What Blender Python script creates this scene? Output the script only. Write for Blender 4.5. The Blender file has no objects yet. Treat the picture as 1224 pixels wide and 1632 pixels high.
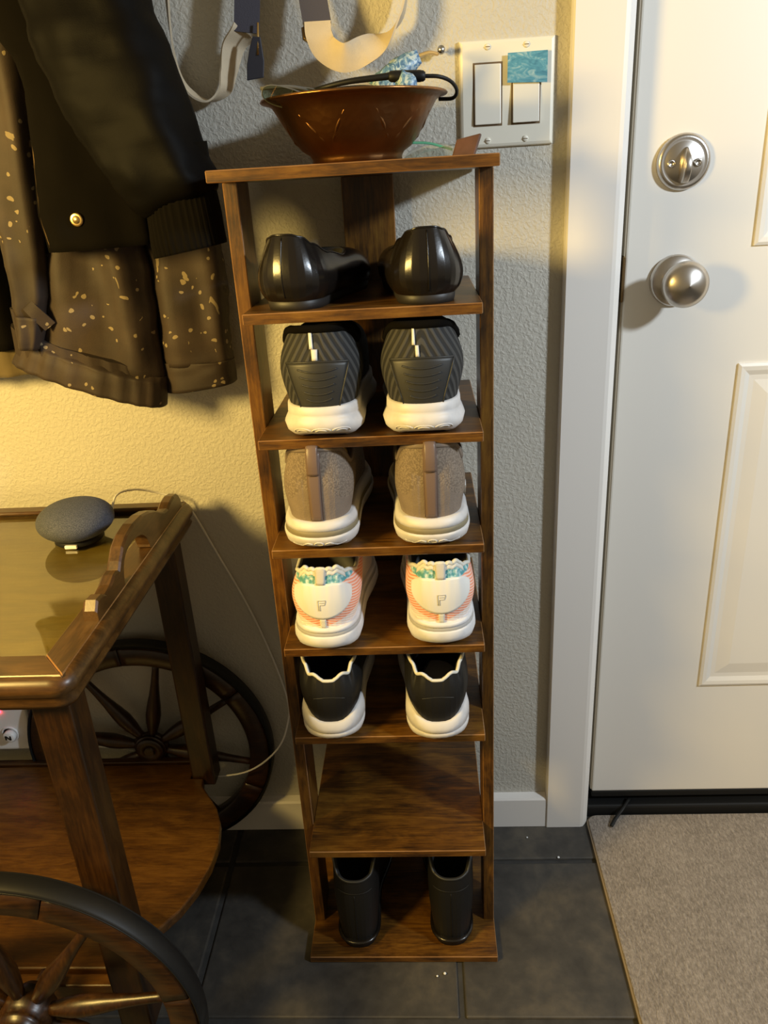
import bpy, math, random
from mathutils import Vector, Matrix, noise

# ------------------------------------------------------------------ scene
S = bpy.context.scene
C = S.collection
PI = math.pi
random.seed(7)

# ------------------------------------------------------------------ camera
CAM = Vector((0.0563, -1.076, 1.0767))
YAW, PITCH, ROLL, FPX = 0.0633, 0.4044, -0.0606, 1236.25
_f0 = Vector((-math.sin(YAW), math.cos(YAW), 0)); _r0 = Vector((math.cos(YAW), math.sin(YAW), 0)); _u0 = Vector((0, 0, 1))
FWD = _f0 * math.cos(PITCH) - _u0 * math.sin(PITCH)
_up = _u0 * math.cos(PITCH) + _f0 * math.sin(PITCH)
RIGHT = _r0 * math.cos(ROLL) + _up * math.sin(ROLL)
UP = -_r0 * math.sin(ROLL) + _up * math.cos(ROLL)
cam_d = bpy.data.cameras.new('camera'); cam = bpy.data.objects.new('camera', cam_d); C.objects.link(cam)
m = Matrix.Identity(4)
for i, vv in enumerate((RIGHT, UP, -FWD)):
    for j in range(3): m[j][i] = vv[j]
m.translation = CAM
cam.matrix_world = m
cam_d.sensor_fit = 'HORIZONTAL'; cam_d.sensor_width = 36.0; cam_d.lens = FPX / 1224.0 * 36.0
cam_d.clip_start = 0.02
S.camera = cam

def at(px, py, Y=None, X=None, Z=None):
    """a point of the place on the plane Y (or X, Z) = const, read off the photograph"""
    ray = FWD + RIGHT * ((px - 612) / FPX) + UP * ((816 - py) / FPX)
    if Y is not None: s = (Y - CAM.y) / ray.y
    elif X is not None: s = (X - CAM.x) / ray.x
    else: s = (Z - CAM.z) / ray.z
    return CAM + ray * s

# ------------------------------------------------------------------ light
W = bpy.data.worlds.new('world'); S.world = W; W.use_nodes = True
bg = W.node_tree.nodes['Background']; bg.inputs['Color'].default_value = (1.0, 0.80, 0.50, 1); bg.inputs['Strength'].default_value = 0.24

def area(name, loc, target, size, power, col):
    d = bpy.data.lights.new(name, 'AREA'); d.shape = 'DISK'; d.size = size; d.energy = power; d.color = col
    o = bpy.data.objects.new(name, d); C.objects.link(o); o.location = loc
    o.rotation_euler = (Vector(target) - Vector(loc)).to_track_quat('-Z', 'Y').to_euler(); return o
def bulb(name, loc, r, power, col):
    d = bpy.data.lights.new(name, 'POINT'); d.shadow_soft_size = r; d.energy = power; d.color = col
    o = bpy.data.objects.new(name, d); C.objects.link(o); o.location = loc; return o
area('cool_side_light', (1.36, -0.98, 1.56), (0.2, 0, 0.75), 0.14, 22.0, (0.78, 0.89, 1.0))
bulb('warm_room_lamp', (-0.82, -0.92, 1.20), 0.13, 80.0, (1.0, 0.68, 0.19))
S.view_settings.view_transform = 'Standard'; S.view_settings.look = 'None'
S.view_settings.gamma = 1.0; S.view_settings.use_curve_mapping = False; S.view_settings.exposure = 0.0

# ------------------------------------------------------------------ materials
MATS = {}
def nmat(name):
    mt = bpy.data.materials.new(name); mt.use_nodes = True; MATS[name] = mt
    nt = mt.node_tree; b = nt.nodes['Principled BSDF']; return mt, nt, b
def N(nt, t, **kw):
    n = nt.nodes.new(t)
    for k, v in kw.items():
        if k in n.inputs.keys() if hasattr(n.inputs, 'keys') else False: n.inputs[k].default_value = v
        else: setattr(n, k, v)
    return n
def lk(nt, a, b): nt.links.new(a, b)
def ramp(nt, fac, stops):
    r = nt.nodes.new('ShaderNodeValToRGB'); els = r.color_ramp.elements
    while len(els) < len(stops): els.new(0.5)
    for e, (p, c) in zip(els, stops): e.position = p; e.color = (c[0], c[1], c[2], 1)
    lk(nt, fac, r.inputs[0]); return r.outputs[0]
def coords(nt, kind='Object', scale=(1, 1, 1), rot=(0, 0, 0)):
    tc = nt.nodes.new('ShaderNodeTexCoord'); mp = nt.nodes.new('ShaderNodeMapping')
    mp.inputs['Scale'].default_value = scale; mp.inputs['Rotation'].default_value = rot
    lk(nt, tc.outputs[kind], mp.inputs[0]); return mp.outputs[0]
def noise_t(nt, vec, scale, detail=4, rough=0.55, dist=0.0):
    n = nt.nodes.new('ShaderNodeTexNoise'); n.inputs['Scale'].default_value = scale; n.inputs['Detail'].default_value = detail
    n.inputs['Roughness'].default_value = rough; n.inputs['Distortion'].default_value = dist
    lk(nt, vec, n.inputs['Vector']); return n.outputs['Fac']
def mixc(nt, fac, a, b, mode='MIX'):
    mx = nt.nodes.new('ShaderNodeMix'); mx.data_type = 'RGBA'; mx.blend_type = mode
    if isinstance(fac, float): mx.inputs[0].default_value = fac
    else: lk(nt, fac, mx.inputs[0])
    for inp, v in ((mx.inputs[6], a), (mx.inputs[7], b)):
        if isinstance(v, (tuple, list)): inp.default_value = (v[0], v[1], v[2], 1)
        else: lk(nt, v, inp)
    return mx.outputs[2]
def math_n(nt, op, a, b=None, c=None):
    n = nt.nodes.new('ShaderNodeMath'); n.operation = op
    for i, v in enumerate((a, b, c)):
        if v is None: continue
        if isinstance(v, (int, float)): n.inputs[i].default_value = v
        else: lk(nt, v, n.inputs[i])
    return n.outputs[0]
def bump(nt, b, h, strength, dist):
    bp = nt.nodes.new('ShaderNodeBump'); bp.inputs['Strength'].default_value = strength; bp.inputs['Distance'].default_value = dist
    lk(nt, h, bp.inputs['Height']); lk(nt, bp.outputs[0], b.inputs['Normal'])
def pset(b, **kw):
    for k, v in kw.items():
        k = k.replace('_', ' ')
        if k in b.inputs: b.inputs[k].default_value = v
def plain(name, col, rough=0.5, metal=0.0, bump_s=0, bump_scale=300, coat=0, var=0.0, spec=None):
    mt, nt, b = nmat(name); b.inputs['Base Color'].default_value = (*col, 1); b.inputs['Roughness'].default_value = rough
    b.inputs['Metallic'].default_value = metal; b.inputs['Coat Weight'].default_value = coat
    if spec is not None: b.inputs['Specular IOR Level'].default_value = spec
    v = coords(nt)
    if var:
        n = noise_t(nt, v, 40, 5)
        lk(nt, ramp(nt, n, [(0.3, [c * (1 - var) for c in col]), (0.7, [min(1, c * (1 + var)) for c in col])]), b.inputs['Base Color'])
    if bump_s: bump(nt, b, noise_t(nt, v, bump_scale, 3), bump_s, 0.001)
    return mt

def m_wall():
    mt, nt, b = nmat('wall_paint'); v = coords(nt)
    b.inputs['Base Color'].default_value = (0.54, 0.515, 0.445, 1); b.inputs['Roughness'].default_value = 0.62
    n1 = noise_t(nt, v, 190, 3, 0.5, 0.5); n2 = noise_t(nt, v, 480, 2)
    r = ramp(nt, n1, [(0.42, (0, 0, 0)), (0.62, (1, 1, 1))])
    h = math_n(nt, 'ADD', r, math_n(nt, 'MULTIPLY', n2, 0.35))
    bump(nt, b, h, 0.50, 0.0011); return mt
m_wall()
def m_wood(name, axis, cols, freq=1.0, rough=0.42, bands=True, coat=0.15):
    """wood whose grain runs along the given axis"""
    mt, nt, b = nmat(name)
    st = [9, 9, 9]; st['xyz'.index(axis)] = 2.0
    v = coords(nt, 'Object', [q * freq for q in st])
    n1 = noise_t(nt, v, 3.6, 7, 0.68, 1.0)
    st2 = [70, 70, 70]; st2['xyz'.index(axis)] = 5.0
    v2 = coords(nt, 'Object', [q * freq for q in st2]); n2 = noise_t(nt, v2, 5.0, 4, 0.6)
    v3 = coords(nt, 'Object', (1, 1, 1)); n3 = noise_t(nt, v3, 14.0, 5, 0.65)
    f = math_n(nt, 'ADD', math_n(nt, 'MULTIPLY', n1, 0.50), math_n(nt, 'ADD', math_n(nt, 'MULTIPLY', n2, 0.27), math_n(nt, 'MULTIPLY', n3, 0.23)))
    c = ramp(nt, f, [(0.38, cols[0]), (0.46, cols[1]), (0.53, cols[2]), (0.63, cols[3])])
    lk(nt, c, b.inputs['Base Color']); b.inputs['Roughness'].default_value = rough; b.inputs['Coat Weight'].default_value = coat; b.inputs['Coat Roughness'].default_value = 0.3
    bump(nt, b, n2, 0.15, 0.0006); return mt
RUST = [(0.016, 0.0058, 0.0006), (0.060, 0.023, 0.0020), (0.120, 0.048, 0.0042), (0.20, 0.092, 0.010)]
for a in 'xyz': m_wood('rustic_wood_' + a, a, RUST)
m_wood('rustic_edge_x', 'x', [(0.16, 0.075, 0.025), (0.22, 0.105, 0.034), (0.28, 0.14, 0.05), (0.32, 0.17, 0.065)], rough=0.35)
WAL = [(0.009, 0.0031, 0.0005), (0.019, 0.0066, 0.0010), (0.034, 0.0125, 0.0019), (0.058, 0.023, 0.0038)]
for a in 'xyz': m_wood('walnut_' + a, a, WAL, rough=0.36, coat=0.15)
OAK = [(0.028, 0.0095, 0.0008), (0.050, 0.018, 0.0015), (0.075, 0.029, 0.0028), (0.11, 0.046, 0.0055)]
m_wood('oak_shelf_x', 'x', OAK, freq=1.6, rough=0.36, coat=0.12)
m_wood('tray_wood_x', 'x', [(0.028, 0.012, 0.0025), (0.050, 0.022, 0.0045), (0.080, 0.036, 0.008), (0.12, 0.058, 0.013)], rough=0.36, coat=0.12)
m_wood('tan_panel', 'x', [(0.130, 0.080, 0.014), (0.155, 0.097, 0.018), (0.18, 0.114, 0.022), (0.21, 0.135, 0.027)], rough=0.5, coat=0)
m_wood('tray_wood_y', 'y', [(0.028, 0.012, 0.0025), (0.050, 0.022, 0.0045), (0.080, 0.036, 0.008), (0.12, 0.058, 0.013)], rough=0.36, coat=0.12)
def m_slate():
    mt, nt, b = nmat('slate'); v = coords(nt)
    n1 = noise_t(nt, v, 7, 7, 0.6, 0.4); n2 = noise_t(nt, v, 45, 5)
    f = math_n(nt, 'ADD', math_n(nt, 'MULTIPLY', n1, 0.7), math_n(nt, 'MULTIPLY', n2, 0.3))
    lk(nt, ramp(nt, f, [(0.34, (0.023, 0.021, 0.019)), (0.5, (0.048, 0.0435, 0.037)), (0.66, (0.092, 0.078, 0.058))]), b.inputs['Base Color'])
    b.inputs['Roughness'].default_value = 0.58
    bump(nt, b, math_n(nt, 'ADD', n1, math_n(nt, 'MULTIPLY', n2, 0.4)), 0.5, 0.003); return mt
m_slate()
plain('grout', (0.036, 0.034, 0.031), 0.9, bump_s=0.4, var=0.3)
plain('white_trim', (0.81, 0.775, 0.725), 0.4, bump_s=0.05, bump_scale=60)
plain('white_door', (0.79, 0.755, 0.69), 0.42, bump_s=0.05, bump_scale=40)
plain('black_rubber', (0.008, 0.008, 0.0078), 0.5, spec=0.3)
plain('dark_gap', (0.012, 0.011, 0.010), 0.9)
plain('tan_strip', (0.40, 0.34, 0.25), 0.6)
def m_mat():
    mt, nt, b = nmat('mat_fibre'); v = coords(nt, 'Object', (1, 0.35, 1))
    n1 = noise_t(nt, v, 420, 3, 0.7); n2 = noise_t(nt, coords(nt), 14, 4)
    c1 = ramp(nt, n1, [(0.3, (0.125, 0.103, 0.083)), (0.5, (0.27, 0.228, 0.186)), (0.72, (0.48, 0.415, 0.345))])
    lk(nt, mixc(nt, 0.35, c1, ramp(nt, n2, [(0.3, (0.15, 0.125, 0.10)), (0.7, (0.30, 0.255, 0.21))])), b.inputs['Base Color'])
    b.inputs['Roughness'].default_value = 0.95; bump(nt, b, n1, 0.8, 0.003); return mt
m_mat()
plain('mat_edge', (0.30, 0.235, 0.16), 0.8, bump_s=0.3)
plain('nickel', (0.60, 0.56, 0.51), 0.30, 1.0)
plain('brass', (0.75, 0.52, 0.20), 0.28, 1.0)
plain('dark_brass', (0.20, 0.13, 0.06), 0.4, 1.0)
plain('silver', (0.7, 0.69, 0.67), 0.25, 1.0)
plain('ivory_plastic', (0.80, 0.77, 0.66), 0.35)
plain('ivory_rocker', (0.84, 0.81, 0.71), 0.3)
plain('gap_brown', (0.16, 0.10, 0.045), 0.7)
plain('white_plastic', (0.85, 0.85, 0.84), 0.35)
plain('cord_white', (0.78, 0.76, 0.72), 0.45)
plain('black_mark', (0.01, 0.01, 0.01), 0.6)
def m_emit(name, col, st):
    mt, nt, b = nmat(name); b.inputs['Base Color'].default_value = (*col, 1); b.inputs['Emission Color'].default_value = (*col, 1); b.inputs['Emission Strength'].default_value = st
m_emit('red_led', (1.0, 0.02, 0.04), 14.0)
def m_tape():
    mt, nt, b = nmat('blue_tape'); v = coords(nt, 'Object', (1, 1, 2.2)); n = noise_t(nt, v, 60, 4, 0.6, 1.2)
    lk(nt, ramp(nt, n, [(0.3, (0.05, 0.18, 0.30)), (0.5, (0.10, 0.32, 0.46)), (0.72, (0.42, 0.58, 0.60))]), b.inputs['Base Color']); b.inputs['Roughness'].default_value = 0.3
m_tape()
def m_copper():
    mt, nt, b = nmat('copper'); v = coords(nt)
    n = noise_t(nt, v, 18, 4)
    lk(nt, ramp(nt, n, [(0.3, (0.21, 0.098, 0.034)), (0.7, (0.34, 0.165, 0.060))]), b.inputs['Base Color'])
    b.inputs['Metallic'].default_value = 1.0; b.inputs['Roughness'].default_value = 0.33
    vo = nt.nodes.new('ShaderNodeTexVoronoi'); vo.inputs['Scale'].default_value = 130; lk(nt, v, vo.inputs['Vector'])
    bump(nt, b, vo.outputs['Distance'], 0.25, 0.001)
m_copper()
plain('navy_webbing', (0.055, 0.052, 0.070), 0.6, bump_s=0.3, bump_scale=600)
plain('navy_leather', (0.034, 0.036, 0.050), 0.35)
plain('beige_canvas', (0.56, 0.47, 0.33), 0.7, bump_s=0.25, bump_scale=700, var=0.08)
def m_sateen(name, col, rough, sheen=0.2, nscale=900, bs=0.15, var=0.12):
    mt, nt, b = nmat(name); v = coords(nt); n = noise_t(nt, v, nscale, 2); n2 = noise_t(nt, v, 14, 4)
    lk(nt, ramp(nt, n2, [(0.3, [c * (1 - var) for c in col]), (0.7, [min(1, c * (1 + var)) for c in col])]), b.inputs['Base Color'])
    b.inputs['Roughness'].default_value = rough; b.inputs['Sheen Weight'].default_value = sheen; b.inputs['Specular IOR Level'].default_value = 0.07; bump(nt, b, n, bs, 0.0008)
m_sateen('black_sateen', (0.0026, 0.0021, 0.0016), 0.58, 0.0)
m_sateen('black_wool', (0.0040, 0.0032, 0.0024), 0.95, 0.0)
m_sateen('olive_canvas', (0.12, 0.09, 0.045), 0.8)
def m_splatter():
    mt, nt, b = nmat('splattered_canvas'); v = coords(nt)
    n2 = noise_t(nt, v, 10, 5)
    base = ramp(nt, n2, [(0.3, (0.019, 0.0120, 0.0080)), (0.5, (0.034, 0.0215, 0.0145)), (0.7, (0.058, 0.037, 0.024))])
    vo = nt.nodes.new('ShaderNodeTexVoronoi'); vo.inputs['Scale'].default_value = 75; vo.inputs['Randomness'].default_value = 1.0
    wv = nt.nodes.new('ShaderNodeVectorMath'); wv.operation = 'ADD'
    nz = nt.nodes.new('ShaderNodeTexNoise'); nz.inputs['Scale'].default_value = 40; lk(nt, v, nz.inputs['Vector'])
    sc = nt.nodes.new('ShaderNodeVectorMath'); sc.operation = 'SCALE'; sc.inputs['Scale'].default_value = 0.02; lk(nt, nz.outputs['Color'], sc.inputs[0])
    lk(nt, v, wv.inputs[0]); lk(nt, sc.outputs[0], wv.inputs[1]); lk(nt, wv.outputs[0], vo.inputs['Vector'])
    spot = math_n(nt, 'LESS_THAN', vo.outputs['Distance'], 0.22)
    area_m = math_n(nt, 'GREATER_THAN', noise_t(nt, v, 13, 3), 0.50)
    big = math_n(nt, 'GREATER_THAN', noise_t(nt, coords(nt, 'Object', (1.0, 1.0, 0.45)), 42, 3, 0.5, 0.6), 0.70)
    msk = math_n(nt, 'MAXIMUM', math_n(nt, 'MULTIPLY', spot, area_m), math_n(nt, 'MULTIPLY', big, 0.8))
    lk(nt, mixc(nt, msk, base, (0.26, 0.20, 0.11)), b.inputs['Base Color'])
    b.inputs['Roughness'].default_value = 0.72; bump(nt, b, noise_t(nt, v, 800, 2), 0.2, 0.0008)
m_splatter()
def m_speaker():
    mt, nt, b = nmat('speaker_fabric'); v = coords(nt); vo = nt.nodes.new('ShaderNodeTexVoronoi'); vo.inputs['Scale'].default_value = 900; lk(nt, v, vo.inputs['Vector'])
    lk(nt, ramp(nt, vo.outputs['Distance'], [(0.0, (0.13, 0.135, 0.16)), (0.6, (0.045, 0.05, 0.066))]), b.inputs['Base Color'])
    b.inputs['Roughness'].default_value = 0.85; bump(nt, b, vo.outputs['Distance'], 0.3, 0.0006)
m_speaker()
def m_pane(name, tint, gloss):
    mt = bpy.data.materials.new(name); mt.use_nodes = True; MATS[name] = mt; nt = mt.node_tree
    for n in list(nt.nodes):
        if n.type != 'OUTPUT_MATERIAL': nt.nodes.remove(n)
    out = nt.nodes[0]; tr = nt.nodes.new('ShaderNodeBsdfTransparent'); tr.inputs[0].default_value = (*tint, 1)
    gl = nt.nodes.new('ShaderNodeBsdfGlossy'); gl.inputs['Roughness'].default_value = gloss; gl.inputs['Color'].default_value = (1, 1, 1, 1)
    fr = nt.nodes.new('ShaderNodeFresnel'); fr.inputs[0].default_value = 1.8
    mx = nt.nodes.new('ShaderNodeMixShader'); geo = nt.nodes.new('ShaderNodeNewGeometry'); ff = math_n(nt, 'MULTIPLY', fr.outputs[0], math_n(nt, 'SUBTRACT', 1.0, geo.outputs['Backfacing'])); lk(nt, ff, mx.inputs[0]); lk(nt, tr.outputs[0], mx.inputs[1]); lk(nt, gl.outputs[0], mx.inputs[2]); lk(nt, mx.outputs[0], out.inputs[0])
m_pane('glass_pane', (0.93, 0.95, 0.9), 0.03)
m_pane('clear_plastic', (0.86, 0.9, 0.86), 0.15)
m_pane('lens', (0.62, 0.68, 0.58), 0.05)
plain('green_strip', (0.10, 0.38, 0.22), 0.4)
plain('brown_packet', (0.10, 0.048, 0.034), 0.45, var=0.25)
def m_bluefoil():
    mt, nt, b = nmat('blue_print'); v = coords(nt); n = noise_t(nt, v, 120, 4, 0.6, 1.5)
    lk(nt, ramp(nt, n, [(0.38, (0.05, 0.12, 0.26)), (0.5, (0.14, 0.28, 0.42)), (0.6, (0.48, 0.58, 0.60))]), b.inputs['Base Color']); b.inputs['Roughness'].default_value = 0.4
m_bluefoil()
# shoe materials
plain('black_leather', (0.0085, 0.0065, 0.0052), 0.24, bump_s=0.06, bump_scale=350)
plain('black_matte_leather', (0.009, 0.0085, 0.008), 0.5, spec=0.3, bump_s=0.15, bump_scale=260)
plain('heel_stack', (0.020, 0.017, 0.015), 0.5)
plain('shoe_lining_dark', (0.012, 0.011, 0.011), 0.95)
plain('shoe_lining_grey', (0.10, 0.10, 0.095), 0.95)
plain('shoe_lining_brown', (0.16, 0.11, 0.07), 0.9)
def m_sole(name, col, rough=0.5):
    mt, nt, b = nmat(name); v = coords(nt); n = noise_t(nt, v, 30, 5)
    lk(nt, ramp(nt, n, [(0.28, [c * 0.82 for c in col]), (0.5, col), (0.8, [min(1, c * 1.05) for c in col])]), b.inputs['Base Color']); b.inputs['Roughness'].default_value = rough
m_sole('white_foam', (0.69, 0.665, 0.645)); m_sole('white_foam_clean', (0.74, 0.735, 0.74)); plain('groove_grey', (0.42, 0.41, 0.39), 0.7); plain('beige_band', (0.24, 0.205, 0.125), 0.6)
def uvs(nt):
    tc = nt.nodes.new('ShaderNodeTexCoord'); sp = nt.nodes.new('ShaderNodeSeparateXYZ'); lk(nt, tc.outputs['UV'], sp.inputs[0]); return sp.outputs[0], sp.outputs[1], tc.outputs['UV']
def m_stripe_knit():
    mt, nt, b = nmat('black_stripe_knit'); u, v, _ = uvs(nt)
    au = math_n(nt, 'ABSOLUTE', u)
    k = math_n(nt, 'ADD', math_n(nt, 'MULTIPLY', au, 1.0), math_n(nt, 'MULTIPLY', v, 0.62))
    w = math_n(nt, 'SINE', math_n(nt, 'MULTIPLY', k, 2 * PI / 0.0088))
    lk(nt, ramp(nt, math_n(nt, 'MULTIPLY_ADD', w, 0.5, 0.5), [(0.45, (0.011, 0.011, 0.011)), (0.75, (0.048, 0.047, 0.044))]), b.inputs['Base Color'])
    b.inputs['Roughness'].default_value = 0.8; bump(nt, b, w, 0.5, 0.0006)
m_stripe_knit()
plain('black_tpu', (0.024, 0.024, 0.023), 0.48)
plain('reflective_white', (0.72, 0.70, 0.66), 0.5)
def m_taupe():
    mt, nt, b = nmat('taupe_knit'); u, v, uv = uvs(nt)
    mp = nt.nodes.new('ShaderNodeMapping'); mp.inputs['Scale'].default_value = (1, 1, 1); lk(nt, uv, mp.inputs[0])
    vo = nt.nodes.new('ShaderNodeTexVoronoi'); vo.inputs['Scale'].default_value = 520; lk(nt, mp.outputs[0], vo.inputs['Vector'])
    n = noise_t(nt, mp.outputs[0], 45, 3)
    msk = ramp(nt, v, [(0.0, (0, 0, 0)), (1, (1, 1, 1))])
    top = math_n(nt, 'GREATER_THAN', math_n(nt, 'ADD', v, math_n(nt, 'MULTIPLY_ADD', n, 0.05, -0.025)), math_n(nt, 'MULTIPLY_ADD', math_n(nt, 'ABSOLUTE', u), -0.45, 0.082))
    c = ramp(nt, vo.outputs['Distance'], [(0.1, (0.30, 0.235, 0.175)), (0.7, (0.17, 0.13, 0.097))])
    c2 = ramp(nt, n, [(0.3, (0.19, 0.145, 0.11)), (0.7, (0.245, 0.19, 0.145))])
    lk(nt, mixc(nt, top, c2, c), b.inputs['Base Color']); b.inputs['Roughness'].default_value = 0.85
    bump(nt, b, vo.outputs['Distance'], 0.35, 0.0008)
m_taupe()
plain('taupe_satin', (0.17, 0.115, 0.090), 0.33, bump_s=0.1, bump_scale=500)
def m_coral():
    mt, nt, b = nmat('coral_mesh'); u, v, uv = uvs(nt)
    au = math_n(nt, 'ABSOLUTE', u)
    w = math_n(nt, 'SINE', math_n(nt, 'MULTIPLY', math_n(nt, 'MULTIPLY_ADD', au, 0.25, v), 2 * PI / 0.0034))
    st = ramp(nt, math_n(nt, 'MULTIPLY_ADD', w, 0.5, 0.5), [(0.3, (0.86, 0.30, 0.17)), (0.7, (0.88, 0.62, 0.52))])
    pale = ramp(nt, math_n(nt, 'MULTIPLY_ADD', w, 0.5, 0.5), [(0.3, (0.82, 0.66, 0.58)), (0.7, (0.84, 0.80, 0.76))])
    # lower wedge is paler: threshold of v against |u|
    lim = math_n(nt, 'LESS_THAN', v, math_n(nt, 'MULTIPLY_ADD', au, 0.30, 0.0400))
    c = mixc(nt, lim, st, pale)
    vo = nt.nodes.new('ShaderNodeTexNoise'); vo.inputs['Scale'].default_value = 170; vo.inputs['Detail'].default_value = 3; lk(nt, uv, vo.inputs['Vector'])
    teal = ramp(nt, vo.outputs['Fac'], [(0.42, (0.08, 0.30, 0.34)), (0.55, (0.30, 0.52, 0.52)), (0.66, (0.68, 0.74, 0.70))])
    top = math_n(nt, 'GREATER_THAN', v, 0.0935)
    near = math_n(nt, 'LESS_THAN', au, 0.055)
    c = mixc(nt, math_n(nt, 'MULTIPLY', top, near), c, teal)
    lk(nt, c, b.inputs['Base Color']); b.inputs['Roughness'].default_value = 0.75; bump(nt, b, w, 0.25, 0.0004)
m_coral()
plain('white_leather', (0.80, 0.79, 0.75), 0.42, bump_s=0.06, bump_scale=400)
plain('offwhite_knit', (0.72, 0.70, 0.62), 0.85, bump_s=0.3, bump_scale=700)
plain('grey_tab', (0.55, 0.52, 0.46), 0.7, bump_s=0.2, bump_scale=700)

# ------------------------------------------------------------------ mesh builder
class MB:
    def __init__(s): s.v = []; s.f = []; s.sm = []; s.uv = None
    def add(s, vs, fs, smooth=True):
        o = len(s.v); s.v.extend(Vector(p) for p in vs)
        for f in fs: s.f.append([i + o for i in f]); s.sm.append(smooth)
        return s
    def box(s, x0, x1, y0, y1, z0, z1):
        vs = [(x, y, z) for z in (z0, z1) for y in (y0, y1) for x in (x0, x1)]
        return s.add(vs, [(0, 2, 3, 1), (4, 5, 7, 6), (0, 1, 5, 4), (2, 6, 7, 3), (0, 4, 6, 2), (1, 3, 7, 5)], False)
    def loft(s, rings, closed=True, cap0=True, cap1=True, smooth=True):
        n = len(rings[0]); vs = [p for r in rings for p in r]; fs = []
        for k in range(len(rings) - 1):
            for i in range(n if closed else n - 1):
                j = (i + 1) % n; fs.append((k * n + i, k * n + j, (k + 1) * n + j, (k + 1) * n + i))
        s.add(vs, fs, smooth)
        if closed and cap0: s.add(rings[0], [tuple(range(n))[::-1]], False)
        if closed and cap1: s.add(rings[-1], [tuple(range(n))], False)
        return s
    def tube(s, pts, r, n=8, closed=False, flat=None):
        pts = [Vector(p) for p in pts]; m_ = len(pts); rings = []
        t0 = (pts[1] - pts[0]).normalized(); nrm = t0.orthogonal().normalized()
        if flat is not None: nrm = (Vector(flat) - t0 * t0.dot(Vector(flat))).normalized()
        for k in range(m_):
            t = (pts[min(k + 1, m_ - 1)] - pts[max(k - 1, 0)]).normalized() if not closed else (pts[(k + 1) % m_] - pts[k - 1]).normalized()
            nrm = (nrm - t * nrm.dot(t)).normalized(); b = t.cross(nrm)
            rr = r[k] if isinstance(r, list) else r
            ra, rb = rr if isinstance(rr, tuple) else (rr, rr)
            rings.append([pts[k] + nrm * math.cos(2 * PI * i / n) * ra + b * math.sin(2 * PI * i / n) * rb for i in range(n)])
        if closed:
            rings.append(rings[0]); return s.loft(rings, True, False, False)
        return s.loft(rings)
    def lathe(s, prof, org, axis=(0, 0, 1), n=32, smooth=True):
        a = Vector(axis).normalized(); u = a.orthogonal().normalized(); w = a.cross(u); org = Vector(org)
        rings = [[org + a * h + (u * math.cos(2 * PI * i / n) + w * math.sin(2 * PI * i / n)) * max(r, 1e-5) for i in range(n)] for r, h in prof]
        return s.loft(rings, True, prof[0][0] > 1e-4, prof[-1][0] > 1e-4, smooth)
    def prism(s, poly, mapf, t0, t1, smooth=False):
        """extrude a 2-D polygon between two depths; mapf(u, v, t) -> point"""
        n = len(poly); a = [mapf(u, v, t0) for u, v in poly]; b = [mapf(u, v, t1) for u, v in poly]
        s.add(a + b, [(i, (i + 1) % n, n + (i + 1) % n, n + i) for i in range(n)], smooth)
        s.add(a, [tuple(range(n))[::-1]], False); s.add(b, [tuple(range(n))], False); return s
def origin_of(o):
    v = Vector((0, 0, 0))
    while o is not None: v = v + o.location; o = o.parent
    return v
def obj(name, mb, mat, parent=None, bevel=0, seg=2, sub=0, edge_mat=None, auto=None):
    me = bpy.data.meshes.new(name); off = origin_of(parent) if parent else Vector((0, 0, 0))
    if parent is None and getattr(mb, 'org', None) is not None: off = Vector(mb.org)
    me.from_pydata([tuple(p - off) for p in mb.v], [], mb.f)
    me.polygons.foreach_set('use_smooth', mb.sm)
    if mb.uv is not None:
        ul = me.uv_layers.new(name='UVMap')
        for lp in me.loops: ul.data[lp.index].uv = mb.uv[lp.vertex_index]
    me.validate(); me.update()
    bm_fix(me)
    o = bpy.data.objects.new(name, me); C.objects.link(o)
    me.materials.append(MATS[mat])
    if edge_mat: me.materials.append(MATS[edge_mat])
    if parent: o.parent = parent
    else: o.location = off
    if bevel:
        md = o.modifiers.new('bevel', 'BEVEL'); md.width = bevel; md.segments = seg; md.limit_method = 'ANGLE'; md.angle_limit = 0.6
        if edge_mat: md.material = 1
    if sub:
        md = o.modifiers.new('sub', 'SUBSURF'); md.levels = sub; md.render_levels = sub
    return o
import bmesh
def bm_fix(me):
    bm = bmesh.new(); bm.from_mesh(me); bmesh.ops.remove_doubles(bm, verts=bm.verts, dist=1e-6)
    bmesh.ops.recalc_face_normals(bm, faces=bm.faces); bm.to_mesh(me); bm.free()
def tag(o, label, cat, group=None):
    o['label'] = label; o['category'] = cat
    if group: o['group'] = group
    return o
def thing(name, label, cat, loc=(0, 0, 0), group=None):
    o = bpy.data.objects.new(name, None); o.empty_display_size = 0.05; C.objects.link(o); o.location = loc
    return tag(o, label, cat, group)
def struct(o): o['kind'] = 'structure'; return o
def one(mb, org): mb.org = org; return mb
def bx(*a): return MB().box(*a)
def smooth_path(pts, n=8):
    """Catmull-Rom through the points"""
    P = [Vector(p) for p in pts]; P = [P[0] * 2 - P[1]] + P + [P[-1] * 2 - P[-2]]; out = []
    for i in range(1, len(P) - 2):
        for k in range(n):
            t = k / n; a, b, c, d = P[i - 1], P[i], P[i + 1], P[i + 2]
            out.append(0.5 * ((2 * b) + (c - a) * t + (2 * a - 5 * b + 4 * c - d) * t * t + (3 * b - a - 3 * c + d) * t ** 3))
    out.append(P[-2]); return out
def lerp(a, b, t): return a + (b - a) * t
def sstep(a, b, x):
    t = min(1, max(0, (x - a) / (b - a))); return t * t * (3 - 2 * t)
def interp(tab, x):
    if x <= tab[0][0]: return tab[0][1]
    for (x0, y0), (x1, y1) in zip(tab, tab[1:]):
        if x <= x1:
            t = (x - x0) / (x1 - x0); t = t * t * (3 - 2 * t); return y0 + (y1 - y0) * t
    return tab[-1][1]

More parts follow.
